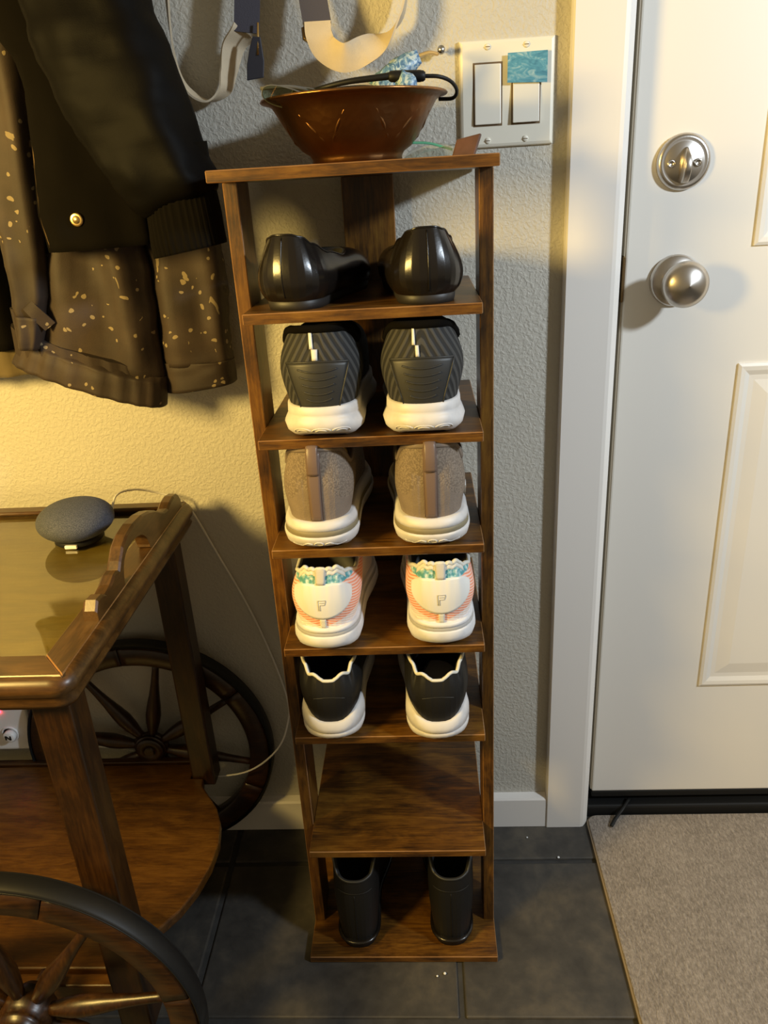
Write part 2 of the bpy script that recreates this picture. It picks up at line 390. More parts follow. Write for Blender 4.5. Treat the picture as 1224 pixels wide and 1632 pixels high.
# ------------------------------------------------------------------ room shell
struct(obj('wall_back', bx(-2.2, 0.318, 0.0, 0.12, 0.0, 2.5), 'wall_paint'))
struct(obj('wall_right', bx(1.20, 2.2, 0.0, 0.12, 0.0, 2.5), 'wall_paint'))
struct(obj('wall_header', bx(0.318, 1.20, 0.0, 0.12, 2.08, 2.5), 'wall_paint'))
fl = struct(obj('floor', bx(-2.2, 2.2, -2.2, 0.14, -0.05, -0.004), 'grout'))
XJ = [-0.308 + 0.386 * k for k in range(-4, 6)]; YJ = [0.10, -0.091, -0.364, -0.637, -0.910, -1.183]
tile_meshes = {}
for r in range(len(YJ) - 1):
    for c in range(len(XJ) - 1):
        w_, h_ = XJ[c + 1] - XJ[c] - 0.009, YJ[r] - YJ[r + 1] - 0.009
        key = round(h_, 3)
        rr = random.random
        dz = -0.0012 * rr()
        t = MB().box(XJ[c] + 0.0045, XJ[c] + 0.0045 + w_, YJ[r + 1] + 0.0045, YJ[r + 1] + 0.0045 + h_, -0.012, 0.0 + dz)
        obj('tile', t, 'slate', fl, bevel=0.0025, seg=2)
# baseboards
def baseboard(name, x0, x1):
    p = [(-0.0, 0.0), (-0.0150, 0.0), (-0.0150, 0.060), (-0.0125, 0.0635), (-0.0, 0.0655)]
    o = struct(obj(name, MB().prism(p, lambda u, v, t: (t, u, v), x0, x1), 'white_trim', None)); return o
baseboard('baseboard_back', -2.2, 0.2432)
# door casing
cas = [(0.2435, 0.0), (0.2435, -0.0155), (0.2455, -0.0175), (0.3035, -0.0175), (0.3085, -0.0165), (0.3175, -0.0060), (0.3180, 0.0)]
struct(obj('trim_1', MB().prism(cas, lambda u, v, t: (u, v, t), 0.0, 2.14), 'white_trim'))
struct(obj('trim_2', MB().prism([(1.20, 0.0), (1.20, -0.0175), (1.27, -0.0175), (1.27, 0.0)], lambda u, v, t: (u, v, t), 0.0, 2.14), 'white_trim'))
struct(obj('trim_3', bx(0.3075, 1.2, 0.05, 0.12, 0.0, 2.08), 'dark_gap'))          # dark rebate behind the slab
# threshold under the door
struct(obj('trim_4', bx(0.3182, 1.20, 0.006, 0.0495, -0.003, 0.024), 'black_rubber', None, bevel=0.004))
# door slab with panels
DX0, DX1, DY = 0.3300, 1.190, 0.0200
door = struct(obj('door_1', bx(DX0, DX1, DY, DY + 0.0295, 0.046, 2.06), 'white_door', None, bevel=0.0025))
def frame_ring(mb, x0, x1, z0, z1, prof, y):
    """moulding swept round a rectangle; prof = [(inset, out)]"""
    rings = []
    for ins, out in prof:
        rings.append([(x0 + ins, y - out, z0 + ins), (x1 - ins, y - out, z0 + ins), (x1 - ins, y - out, z1 - ins), (x0 + ins, y - out, z1 - ins)])
    mb.loft(rings, True, False, True, False); return mb
for px0, px1 in ((0.4945, 0.715), (0.805, 1.025)):
    for z0, z1 in ((0.272, 0.8135), (0.9700, 1.55), (1.66, 1.92)):
        prof = [(0.0, -0.001), (0.0, 0.0030), (0.004, 0.0048), (0.010, 0.0040), (0.017, 0.0010), (0.024, 0.0008), (0.044, 0.0042), (0.047, 0.0042)]
        obj('panel', frame_ring(MB(), px0, px1, z0, z1, prof, DY), 'white_door', door)
obj('door_edge', bx(DX0 - 0.0022, DX0 + 0.0005, DY + 0.002, DY + 0.028, 0.05, 2.05), 'tan_strip', door)
obj('door_sweep', bx(DX0, DX1, DY - 0.0015, DY + 0.02, 0.034, 0.047), 'black_rubber', door, bevel=0.002)
kx, kz = 0.3965, 0.9305
kn = obj('door_knob', MB().lathe([(0.0335, 0.0), (0.0335, 0.004), (0.031, 0.0075), (0.020, 0.010), (0.0140, 0.012), (0.0125, 0.024), (0.0150, 0.032), (0.0235, 0.0355), (0.0285, 0.040), (0.0297, 0.046), (0.0285, 0.052), (0.021, 0.0585), (0.010, 0.0630), (0.0, 0.0650)], (kx, DY, kz), (0, -1, 0), 48), 'nickel', door)
kn['label'] = 'brushed nickel round door knob'
dxk, dzk = 0.3935, 1.0760
db = obj('deadbolt', MB().lathe([(0.0335, 0.0), (0.0335, 0.004), (0.0310, 0.0075), (0.0275, 0.0085), (0.0250, 0.0070), (0.0240, 0.0078), (0.0, 0.0085)], (dxk, DY, dzk), (0, -1, 0), 48), 'nickel', door)
db['label'] = 'round brushed nickel deadbolt with thumb turn'
turn = MB()
rings = []
for k in range(9):
    t = k / 8; z = lerp(-0.025, 0.017, t); w_ = 0.0075 * (1 - 0.25 * abs(t - 0.35)) * (1 if t < 0.75 else lerp(1, 0.35, (t - 0.75) / 0.25)); d = 0.008 + 0.016 * math.sin(PI * min(1, t * 0.9 + 0.08)) ** 0.7
    rings.append([(dxk - w_ + 0.001, DY - 0.007, dzk + z), (dxk - w_ * 0.55 + 0.001, DY - d, dzk + z), (dxk + w_ * 0.55 + 0.001, DY - d, dzk + z), (dxk + w_ + 0.001, DY - 0.007, dzk + z)])
turn.loft(rings)
obj('thumb_turn', turn, 'nickel', db, bevel=0.0015, seg=2)
for sx in (-1, 1):
    scr = obj('screw', MB().lathe([(0.0050, 0.006), (0.0050, 0.0098), (0.0032, 0.0108), (0.0028, 0.0095), (0.0, 0.0095)], (dxk + sx * 0.0165, DY, dzk - 0.0015), (0, -1, 0), 16), 'nickel', db)
obj('latch_plate', bx(DX0 - 0.0045, DX0 - 0.0015, DY - 0.004, DY + 0.015, 0.905, 0.965), 'dark_brass', door, bevel=0.001)

# ------------------------------------------------------------------ shoe rack
RX = -0.0057
rack = thing('shoe_rack', 'tall narrow rustic brown wooden shoe rack with eight tiers against the wall', 'shoe rack', (RX, -0.14, 0))
ZS = [0.9566, 0.8196, 0.6849, 0.5486, 0.4122, 0.2117]; TB = 0.0112
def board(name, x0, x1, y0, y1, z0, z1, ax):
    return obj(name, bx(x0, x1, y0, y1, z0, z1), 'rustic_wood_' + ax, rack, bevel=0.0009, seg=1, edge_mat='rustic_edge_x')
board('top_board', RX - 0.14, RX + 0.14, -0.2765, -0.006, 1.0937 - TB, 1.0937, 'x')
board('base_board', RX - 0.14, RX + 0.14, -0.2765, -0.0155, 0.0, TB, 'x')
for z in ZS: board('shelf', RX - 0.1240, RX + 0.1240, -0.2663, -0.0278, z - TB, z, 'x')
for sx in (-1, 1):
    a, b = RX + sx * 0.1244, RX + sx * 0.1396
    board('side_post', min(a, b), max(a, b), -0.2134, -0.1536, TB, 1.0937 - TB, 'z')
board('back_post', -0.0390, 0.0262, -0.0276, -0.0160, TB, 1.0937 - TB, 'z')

# ------------------------------------------------------------------ shoes
class Last:
    """shoe body: plan outline O(i), collar loop, and the surface P(u, h) lofted between them.
    heel at y = 0, toe towards +y; u = signed arc length from the heel centre, h = 0 at the sole, 1 at the collar"""
    def __init__(s, L, wh, ww, wb, z0, zc, yi, yt, hw, bulge=0.004, gp=1.5, rh=0.040, rt=0.085, side=1, bend=0.004, lean=0.0, z0rise=None, n=30, bc=0.6, bh=1.0):
        s.L, s.n, s.z0f, s.zcf = L, n, z0, zc; s.yi, s.yt, s.hw = yi, yt, hw; s.bulge, s.gp, s.side, s.bend, s.lean = bulge, gp, side, bend, lean
        s.bc, s.bh = bc, bh; s.rise = z0rise or (lambda q, au: 0.0)
        s.O = []
        for i in range(n + 1):
            y = L * (1 - math.cos(PI * i / n)) / 2; q = y / L
            w = interp([(0, wh), (0.14, wh), (0.40, ww), (0.70, wb), (1.0, wb * 0.82)], q)
            if y < rh: w *= max(0, 1 - ((rh - y) / rh) ** 2.3) ** (1 / 2.3)
            if y > L - rt: w *= max(0, 1 - ((y - L + rt) / rt) ** 2.2) ** (1 / 2.2)
            s.O.append(Vector((w, y)))
        s.A = [0.0]
        for i in range(n): s.A.append(s.A[-1] + (s.O[i + 1] - s.O[i]).length)
        s.T = s.A[-1]
        s.Nn = []
        for i in range(n + 1):
            a = s.O[i - 1] if i else Vector((-s.O[1].x, s.O[1].y)); b = s.O[i + 1] if i < n else Vector((-s.O[n - 1].x, s.O[n - 1].y))
            t = (b - a).normalized(); s.Nn.append(Vector((t.y, -t.x)))
    def outline(s, u):
        au = min(abs(u), s.T); i = 0
        lo, hi = 0, s.n
        while hi - lo > 1:
            md = (lo + hi) // 2
            if s.A[md] <= au: lo = md
            else: hi = md
        t = (au - s.A[lo]) / (s.A[lo + 1] - s.A[lo])
        p = s.O[lo].lerp(s.O[lo + 1], t); nn = s.Nn[lo].lerp(s.Nn[lo + 1], t).normalized()
        sg = 1 if u >= 0 else -1
        return Vector((p.x * sg, p.y)), Vector((nn.x * sg, nn.y))
    def bendx(s, p):
        q = p.y / s.L; return Vector((p.x + s.side * s.bend * (sstep(0.25, 1, q) - 0.25 * math.sin(PI * q)), p.y, p.z))
    def z0(s, u):
        o, _ = s.outline(u); return s.z0f + s.rise(o.y / s.L, abs(u))
    def uc(s, q): return 1 - (1 - q) ** (s.L / (s.yt - s.yi) * 1.0)
    def P(s, u, h, d=0.0):
        o, nn = s.outline(u); q = o.y / s.L; v = s.uc(q)
        yc = s.yi + (s.yt - s.yi) * v; xc = s.hw * max(0, 1 - abs(2 * v - 1) ** 2.4) ** (1 / 2.4) * (1 if u >= 0 else -1)
        zc = s.zcf(v, u); z0 = s.z0(u); w = sstep(0.22, 0.60, q)
        o = o - nn * 0.003
        g = lerp(h ** s.gp, 1 - math.cos(h * PI / 2), w); zz = lerp(h, math.sin(h * PI / 2), w)
        x = lerp(o.x, xc, g); y = lerp(o.y, yc, g)
        b = s.bulge * math.sin(PI * min(1, h ** s.bh)) * (1 - 0.4 * w) * lerp(s.bc, 1.0, sstep(0.012, 0.055, abs(u)))
        p = Vector((x + nn.x * b, y + nn.y * b + s.lean * h * (1 - w), lerp(z0, zc, zz)))
        return s.bendx(p)
    def Pd(s, u, h, d):
        e = 0.0015; p = s.P(u, h)
        a = s.P(u + e, h) - s.P(u - e, h); b = s.P(u, min(1, h + 0.02)) - s.P(u, max(0, h - 0.02))
        n = a.cross(b)
        if n.length < 1e-12: return p
        return p + n.normalized() * d
    def h_of(s, u, z):
        z0 = s.z0(u); o, _ = s.outline(u); zc = s.zcf(s.uc(o.y / s.L), u); return min(1, max(0, (z - z0) / (zc - z0)))
    def upper(s, rows=14):
        mb = MB(); cols = []
        us = [-s.A[i] for i in range(s.n, 0, -1)] + s.A[:]
        # extra columns at the heel
        us = sorted(set([round(x, 5) for x in us] + [round(-0.05 + 0.00125 * k, 5) for k in range(81)]))
        uv = []
        for r in range(rows + 1):
            h = r / rows
            for u in us:
                p = s.P(u, h); cols.append(p); uv.append((u, p.z))
        m_ = len(us); fs = [(r * m_ + i, r * m_ + i + 1, (r + 1) * m_ + i + 1, (r + 1) * m_ + i) for r in range(rows) for i in range(m_ - 1)]
        mb.add(cols, fs); mb.uv = uv; s.us = us; return mb
    def lining(s, depth=0.03, inset=0.005):
        mb = MB(); us = s.us; rings = []
        for k, (dz, ins) in enumerate(((0, 0), (0.001, inset * 0.5), (-0.004, inset), (-0.03, inset * 1.1), (-0.5, inset))):
            r = []
            for u in us[:-1]:
                p = s.P(u, 1.0); c = s.bendx(Vector((0, lerp(s.yi, s.yt, 0.45), 0)))
                dv = Vector((c.x - p.x, (c.y - p.y) * 0.6, 0)); dv = dv.normalized() if dv.length > 1e-6 else Vector((0, 0, 0))
                z = p.z + dz if dz > -0.4 else s.z0f + 0.006
                z = max(z, s.z0f + 0.004)
                r.append(Vector((p.x, p.y, 0)) + dv * ins + Vector((0, 0, z)))
            rings.append(r)
        mb.loft(rings, True, False, True); return mb
    def collar_tube(s, r, umax=None, d=0.0, n=8):
        pts = [s.P(u, 1.0) + Vector((0, 0, d)) for u in s.us if umax is None or abs(u) <= umax]
        return MB().tube(pts, r, n)
    def patch(s, u0, u1, zlo, zhi, d, nu=16, nv=8):
        """raised panel on the surface between z = zlo(u) and zhi(u)"""
        mb = MB(); rows = []
        for j in range(-1, nv + 2):
            jj = min(nv, max(0, j)); edge = j < 0 or j > nv; row = []
            for i in range(-1, nu + 2):
                ii = min(nu, max(0, i)); ed = edge or i < 0 or i > nu
                u = lerp(u0, u1, ii / nu); z = lerp(zlo(u), zhi(u), jj / nv)
                row.append(s.Pd(u, s.h_of(u, z), -0.0012 if ed else d))
            rows.append(row)
        mb.loft(rows, False); return mb
    def stroke(s, pts, r, d, n=6):
        P_ = []
        for (a, b) in zip(pts, pts[1:]):
            for k in range(6):
                u, z = lerp(a[0], b[0], k / 6), lerp(a[1], b[1], k / 6); P_.append(s.Pd(u, s.h_of(u, z), d))
        u, z = pts[-1]; P_.append(s.Pd(u, s.h_of(u, z), d)); return MB().tube(P_, r, n)
    def sole_pt(s, prof, u, z, heel, out=0.0002):
        o, nn = s.outline(u); zt = prof[-1][0]; e = prof[0][1]
        for (z0, e0), (z1, e1) in zip(prof, prof[1:]):
            if z0 <= z <= z1: e = lerp(e0, e1, (z - z0) / (z1 - z0)) if z1 > z0 else e1
        q = o.y / s.L; e += out
        return s.bendx(Vector((o.x + nn.x * e, o.y + nn.y * e, z + heel * (1 - sstep(0.0, 0.10, q)) * max(0, 1 - z / zt))))
    def sole(s, prof, toe=0.010, heel=0.004, top_rise=True):
        """prof: [(z, outward)] from the ground up; heel and toe are bevelled up off the ground"""
        mb = MB(); rings = []; us = [-s.A[i] for i in range(s.n, 0, -1)] + s.A[:-1]; us = [u for u in us]
        zt = prof[-1][0]
        for z, e in prof:
            r = []
            for u in us:
                o, nn = s.outline(u); q = o.y / s.L; k = 1 - z / zt if zt else 0
                lift = (toe * sstep(0.72, 1.0, q) + heel * (1 - sstep(0.0, 0.10, q))) * max(0, k)
                rz = s.rise(q, abs(u)) * sstep(0.35, 1.0, z / zt) if top_rise else 0
                r.append(s.bendx(Vector((o.x + nn.x * e, o.y + nn.y * e, z + lift + rz))))
            rings.append(r)
        mb.loft(rings, True, True, True); return mb

def put(root, x, y, z, rz):
    root.location = (x, y, z); root.rotation_euler = (0, 0, rz)

def black_flat(label, x, y, z, rz, side):
    t = thing('leather_flat', label, 'shoe', group='black leather flats on the highest shelf')
    hz = [(0, 0.0745), (0.05, 0.0715), (0.13, 0.0640), (0.32, 0.0535), (0.7, 0.046), (1.0, 0.050)]
    s = Last(0.238, 0.0350, 0.0355, 0.0405, 0.0095, lambda v, u: interp(hz, v), 0.007, 0.150, 0.0325, bulge=0.0085, gp=2.4, rh=0.040, side=side, bc=0.9, bh=0.75)
    obj('upper', s.upper(), 'black_leather', t)
    obj('lining', s.lining(), 'shoe_lining_dark', t)
    obj('sole', s.sole([(0.0, -0.005), (0.004, -0.0042), (0.0095, -0.0035), (0.0105, -0.005)], heel=0.0, toe=0.006), 'heel_stack', t)
    obj('heel_seam', s.stroke([(0, 0.014), (0, 0.03), (0, 0.05), (0, 0.072)], 0.0006, 0.0002), 'black_leather', t)
    obj('binding', s.collar_tube(0.0011), 'black_leather', t)
    put(t, x, y, z, rz); return t
black_flat('black leather flat on the highest shelf, nearer the hanging jackets', -0.0835, -0.2625, ZS[0], -0.22, 1)
black_flat('black leather flat on the highest shelf, nearer the light switches', 0.0640, -0.2655, ZS[0], 0.10, -1)

def laces(s, t, mat, z_off=0.004, n=5):
    for k in range(n):
        y = lerp(s.yt - 0.005, s.yt + 0.045, k / (n - 1))
        pts = []
        for a in range(9):
            f = a / 8; x = lerp(-0.020, 0.020, f)
            zz = interp([(0, 0.108), (1, 0.058)], k / (n - 1)) * (s.zt_scale) + 0.006 * math.sin(PI * f)
            pts.append(s.bendx(Vector((x, y, zz))))
        obj('lace', MB().tube(pts, (0.0030, 0.0012), 6, flat=(0, 0, 1)), mat, t)

def stripe_sneaker(label, x, y, z, rz, side, offs):
    t = thing('knit_sneaker', label, 'shoe', group='black striped sneakers with white soles')
    hz = [(0, 0.118), (0.08, 0.117), (0.40, 0.098), (0.75, 0.099), (1.0, 0.106)]
    s = Last(0.248, 0.0400, 0.038, 0.0425, 0.0335, lambda v, u: interp(hz, v), 0.015, 0.135, 0.0385, bulge=0.0080, gp=2.6, rh=0.046, side=side, bc=0.35, bh=1.3); s.zt_scale = 1.0
    obj('upper', s.upper(18), 'black_stripe_knit', t); obj('lining', s.lining(), 'shoe_lining_dark', t)
    obj('collar', s.collar_tube(0.0045), 'black_wool', t)
    pf = [(0.0, -0.010), (0.003, -0.003), (0.009, 0.0035), (0.017, 0.0055), (0.0235, 0.0022), (0.0258, 0.0004), (0.0280, 0.0010), (0.0370, 0.0004), (0.0385, -0.0015), (0.0386, -0.005)]
    so = obj('midsole', s.sole(pf, heel=0.006, toe=0.012), 'white_foam', t)
    # moulded swirls at the back of the outsole
    for cx in (-0.021, 0.0, 0.021):
        for rr in (0.0035, 0.006):
            pts = []
            for k in range(9):
                a = PI * (0.05 + 0.9 * k / 8) ; u = cx + rr * 1.8 * math.cos(a); zz = 0.0062 + rr * 0.9 * math.sin(a)
                pts.append(s.sole_pt(pf, u, zz, 0.006))
            obj('tread_swirl', MB().tube(pts, 0.0006, 5), 'white_foam', so)
    zl = lambda u: 0.0375
    ztop = 0.086
    def zhi(u): return ztop if abs(u) < 0.031 else ztop
    # heel counter: an inverted trapezoid, built of rows that widen upwards
    mb = MB(); rows = []
    for j in range(-1, 14):
        jj = min(12, max(0, j)); zz = lerp(0.0375, ztop, jj / 12); wdt = lerp(0.0225, 0.0350, jj / 12); row = []
        for i in range(-1, 18):
            ii = min(16, max(0, i)); ed = (i < 0 or i > 16 or j < 0 or j > 12)
            u = lerp(-wdt, wdt, ii / 16); rid = 0.0
            d = 0.0016
            row.append(s.Pd(u, s.h_of(u, zz - 0.002 * (u / wdt) ** 2), -0.001 if ed else d))
        rows.append(row)
    mb.loft(rows, False)
    hc = obj('heel_counter', mb, 'black_tpu', t)
    for k in range(5):
        zz = 0.047 + 0.0078 * k; wd = lerp(0.014, 0.021, k / 4)
        obj('rib', s.stroke([(lerp(-wd, wd, i / 6), zz - 0.0030 * (1 - ((i - 3) / 3) ** 2)) for i in range(7)], 0.0011, 0.0014), 'black_tpu', hc)
    for pts in (([(-0.0225, 0.0375), (-0.0350, ztop - 0.002)]), ([(0.0225, 0.0375), (0.0350, ztop - 0.002)])):
        obj('rim', s.stroke(pts, 0.0010, 0.0014), 'black_tpu', hc)
    obj('rim', s.stroke([(lerp(-0.035, 0.035, i / 8), ztop - 0.002 * (i / 4 - 1) ** 2) for i in range(9)], 0.0011, 0.0012), 'black_tpu', hc)
    # reflective pull line in two lengths that do not quite meet
    a, b = offs
    obj('pull_line', s.patch(a - 0.0020, a + 0.0020, lambda u: 0.099, lambda u: 0.1165, 0.0014, 3, 6), 'reflective_white', t)
    obj('pull_line', s.patch(b - 0.0020, b + 0.0020, lambda u: 0.0875, lambda u: 0.0985, 0.0014, 3, 4), 'reflective_white', t)
    laces(s, t, 'black_tpu'); put(t, x, y, z, rz)
stripe_sneaker('black striped sneaker with white sole and straight white heel line, left of its pair', -0.0560, -0.2780, ZS[1], -0.01, 1, (-0.0032, -0.0012))
stripe_sneaker('black striped sneaker with white sole and broken white heel line, right of its pair', 0.0542, -0.2820, ZS[1], 0.01, -1, (-0.0075, -0.0035))

def taupe_sneaker(label, x, y, z, rz, side):
    t = thing('taupe_sneaker', label, 'shoe', group='taupe knit sneakers')
    hz = [(0, 0.121), (0.07, 0.119), (0.38, 0.092), (0.75, 0.095), (1.0, 0.102)]
    s = Last(0.248, 0.0380, 0.038, 0.0450, 0.0345, lambda v, u: interp(hz, v), 0.014, 0.135, 0.0370, bulge=0.0055, gp=2.6, rh=0.045, side=side, bc=0.35, bh=1.3); s.zt_scale = 0.96
    obj('upper', s.upper(18), 'taupe_knit', t); obj('lining', s.lining(), 'shoe_lining_brown', t)
    obj('collar', s.collar_tube(0.0032), 'taupe_knit', t)
    obj('heel_strap', s.patch(-0.0068, 0.0068, lambda u: 0.040, lambda u: 0.1205, 0.0019, 4, 14), 'taupe_satin', t)
    for sx in (-1, 1): obj('strap_stitching', s.stroke([(sx * 0.0074, 0.041), (sx * 0.0074, 0.119)], 0.0006, 0.0004), 'taupe_satin', t)
    lp = [s.Pd(0, s.h_of(0, 0.094), 0.003), s.Pd(0, s.h_of(0, 0.108), 0.007), s.Pd(0, 1, 0.006) + Vector((0, 0, 0.003)), s.Pd(0, 1, -0.003) + Vector((0, 0, 0.001))]
    obj('pull_loop', MB().tube(smooth_path(lp, 5), (0.0012, 0.0068), 8, flat=(0, -1, 0.2)), 'taupe_satin', t)
    pf = [(0.0, -0.009), (0.003, -0.002), (0.010, 0.0050), (0.018, 0.0070), (0.0218, 0.0068), (0.0226, 0.0040)]
    obj('outsole', s.sole(pf, heel=0.006, toe=0.012), 'white_foam', t)
    obj('sole_band', s.sole([(0.0215, 0.0030), (0.0225, 0.0056), (0.0290, 0.0046), (0.0300, 0.0016)], heel=0, toe=0), 'beige_band', t)
    obj('midsole', s.sole([(0.0284, 0.0010), (0.0290, 0.0050), (0.0335, 0.0046), (0.0385, 0.0022), (0.0395, 0.0000), (0.0396, -0.004)], heel=0, toe=0), 'white_foam', t)
    # moulded eye-and-wing relief at the back of the outsole
    def onsole(u, zz):
        return s.sole_pt(pf, u, zz, 0.006)
    obj('relief', MB().tube([onsole(0.0045 * math.cos(2 * PI * k / 12), 0.0105 + 0.0035 * math.sin(2 * PI * k / 12)) for k in range(12)], 0.0007, 5, closed=True), 'white_foam', t)
    for sx in (-1, 1): obj('relief', MB().tube([onsole(sx * lerp(0.005, 0.030, k / 8), 0.0085 + 0.004 * math.sin(k / 8 * PI * 2.2)) for k in range(9)], 0.0007, 5), 'white_foam', t)
    laces(s, t, 'taupe_satin'); put(t, x, y, z, rz)
taupe_sneaker('taupe knit sneaker with brown heel strap, left of its pair', -0.0705, -0.2770, ZS[2], 0.0, 1)
taupe_sneaker('taupe knit sneaker with brown heel strap, right of its pair', 0.0590, -0.2790, ZS[2], 0.02, -1)

def coral_sneaker(label, x, y, z, rz, side):
    t = thing('coral_sneaker', label, 'shoe', group='white, coral and teal sneakers')
    def zc(v, u):
        z_ = interp([(0, 0.1120), (0.05, 0.1125), (0.12, 0.102), (0.40, 0.090), (0.75, 0.093), (1.0, 0.100)], v)
        return z_ - 0.0022 * (1 - math.cos(u / 0.0105 * 2 * PI)) * 0.5 * (abs(u) < 0.0315)
    s = Last(0.248, 0.0375, 0.037, 0.0440, 0.0340, zc, 0.014, 0.135, 0.0365, bulge=0.0075, gp=2.6, rh=0.044, side=side, bc=0.4, bh=1.2); s.zt_scale = 0.94
    obj('upper', s.upper(24), 'coral_mesh', t); obj('lining', s.lining(), 'shoe_lining_grey', t)
    obj('collar_edge', s.collar_tube(0.0026), 'offwhite_knit', t)
    obj('collar_band', s.patch(-0.034, 0.034, lambda u: s.zcf(s.uc(s.outline(u)[0].y / s.L), u) - 0.0065, lambda u: s.zcf(s.uc(s.outline(u)[0].y / s.L), u) - 0.0005, 0.0008, 28, 3), 'offwhite_knit', t)
    # rounded heel panel with an embossed mark
    R_ = lambda u: math.sqrt(max(0, 1 - (u / 0.0395) ** 2))
    hp = obj('heel_panel', s.patch(-0.0394, 0.0394, lambda u: 0.0955 - 0.0105 - 0.0335 * R_(u), lambda u: 0.0955 - 0.0105 * (abs(u) / 0.0395) ** 4, 0.0017, 34, 14), 'white_leather', t)
    mz, mx = 0.0640, 0.0
    for pts in ([(-0.0032, 0), (-0.0032, 0.0125), (0.0045, 0.0125)], [(-0.0013, 0.0), (-0.0013, 0.0068), (0.0030, 0.0068), (0.0045, 0.0105), (0.0045, 0.0125)], [(-0.0032, 0), (-0.0013, 0)], [(-0.0013, 0.0096), (0.0026, 0.0096)]):
        obj('embossed_mark', s.stroke([(mx + a, mz + b) for a, b in pts], 0.00045, 0.0019), 'groove_grey', hp)
    obj('heel_tab', s.patch(-0.0037, 0.0037, lambda u: 0.0945, lambda u: 0.1125, 0.0026, 3, 6), 'grey_tab', t)
    obj('lower_tab', s.patch(-0.0037, 0.0037, lambda u: 0.0385, lambda u: 0.0525, 0.0016, 3, 4), 'offwhite_knit', t)
    obj('outsole', s.sole([(0.0, -0.012), (0.003, -0.005), (0.010, 0.0025), (0.018, 0.0052), (0.0265, 0.0045), (0.0290, 0.0030)], heel=0.006, toe=0.012), 'white_foam_clean', t)
    obj('sole_groove', s.sole([(0.0285, 0.0028), (0.0290, 0.0030), (0.0330, 0.0022), (0.0335, 0.0012)], heel=0, toe=0), 'groove_grey', t)
    obj('midsole', s.sole([(0.0330, 0.0006), (0.0334, 0.0026), (0.0372, 0.0020), (0.0388, 0.0002), (0.0389, -0.004)], heel=0, toe=0), 'white_foam_clean', t)
    laces(s, t, 'offwhite_knit'); put(t, x, y, z, rz)
coral_sneaker('white, coral and teal sneaker with embossed heel mark, left of its pair', -0.0745, -0.2830, ZS[3], -0.03, 1)
coral_sneaker('white, coral and teal sneaker with embossed heel mark, right of its pair', 0.0667, -0.2780, ZS[3], 0.02, -1)

def wave_sneaker(label, x, y, z, rz, side):
    t = thing('wavy_collar_sneaker', label, 'shoe', group='black sneakers with wavy white collar edging')
    def zc(v, u):
        au = abs(u)
        if au < 0.040: return interp([(0.0, 0.0915), (0.0035, 0.0917), (0.0205, 0.0990), (0.0310, 0.0955), (0.040, 0.1060)], au)
        return interp([(0.040, 0.1060), (0.060, 0.108), (0.13, 0.100), (0.2, 0.103)], au)
    rise = lambda q, au: 0.012 * sstep(0.010, 0.046, au) * (1 - sstep(0.14, 0.30, q))
    s = Last(0.248, 0.0370, 0.036, 0.0435, 0.0300, zc, 0.010, 0.135, 0.0370, bulge=0.0065, gp=2.8, rh=0.044, side=side, z0rise=rise, bc=0.6); s.zt_scale = 0.9
    obj('upper', s.upper(16), 'black_matte_leather', t); obj('lining', s.lining(), 'shoe_lining_dark', t)
    obj('collar_edging', s.collar_tube(0.0022), 'offwhite_knit', t)
    obj('heel_stitching', s.stroke([(lerp(-0.020, 0.020, i / 8), 0.0690 + 0.003 * (1 - (i / 4 - 1) ** 2)) for i in range(9)], 0.0005, 0.0003), 'black_tpu', t)
    pf = [(0.0, -0.012), (0.003, -0.005), (0.009, 0.0020), (0.015, 0.0040), (0.0195, 0.0038), (0.0205, 0.0028)]
    obj('outsole', s.sole(pf, heel=0.006, toe=0.012, top_rise=False), 'white_foam', t)
    obj('midsole', s.sole([(0.0200, 0.0020), (0.0212, 0.0045), (0.0270, 0.0042), (0.0340, 0.0018), (0.0350, 0.0000), (0.0351, -0.004)], heel=0, toe=0), 'white_foam', t)
    for sx in (-1, 1):
        pts = []
        for k in range(7):
            u = sx * lerp(0.003, 0.016, k / 6); pts.append(s.sole_pt(pf, u, 0.0060 + 0.0022 * math.sin(k / 6 * PI * 2), 0.006, -0.0002))
        obj('relief', MB().tube(pts, 0.0008, 5), 'groove_grey', t)
    laces(s, t, 'offwhite_knit'); put(t, x, y, z, rz)
wave_sneaker('black sneaker with wavy white collar edging and white sole, left of its pair', -0.0775, -0.2810, ZS[4], 0.02, 1)
wave_sneaker('black sneaker with wavy white collar edging and white sole, right of its pair', 0.0590, -0.2850, ZS[4], 0.04, -1)

def ankle_boot(label, x, y, z, rz, side):
    t = thing('ankle_boot', label, 'shoe', group='black ankle boots on the base board')
    zc = lambda v, u: interp([(0, 0.128), (0.10, 0.130), (0.30, 0.148), (0.6, 0.150), (1.0, 0.150)], v)
    s = Last(0.232, 0.0305, 0.028, 0.0400, 0.0150, zc, 0.010, 0.108, 0.0330, bulge=0.0050, gp=2.2, rh=0.035, side=side)
    obj('upper', s.upper(20), 'black_matte_leather', t); obj('lining', s.lining(), 'shoe_lining_dark', t)
    obj('collar_binding', s.collar_tube(0.0020), 'black_tpu', t)
    obj('heel_seam', s.stroke([(lerp(-0.030, 0.030, i / 8), 0.1080) for i in range(9)], 0.0008, 0.0003), 'black_matte_leather', t)
    obj('back_seam', s.stroke([(0, 0.02), (0, 0.06), (0, 0.105)], 0.0006, 0.0002), 'black_matte_leather', t)
    obj('welt', s.sole([(0.0120, 0.0000), (0.0130, 0.0024), (0.0150, 0.0022), (0.0158, -0.0010)], heel=0, toe=0), 'black_leather', t)
    obj('heel_block', s.sole([(0.0, -0.003), (0.006, -0.0022), (0.0125, -0.0006), (0.0126, -0.004)], heel=0, toe=0.006), 'black_rubber', t)
    put(t, x, y, z, rz)
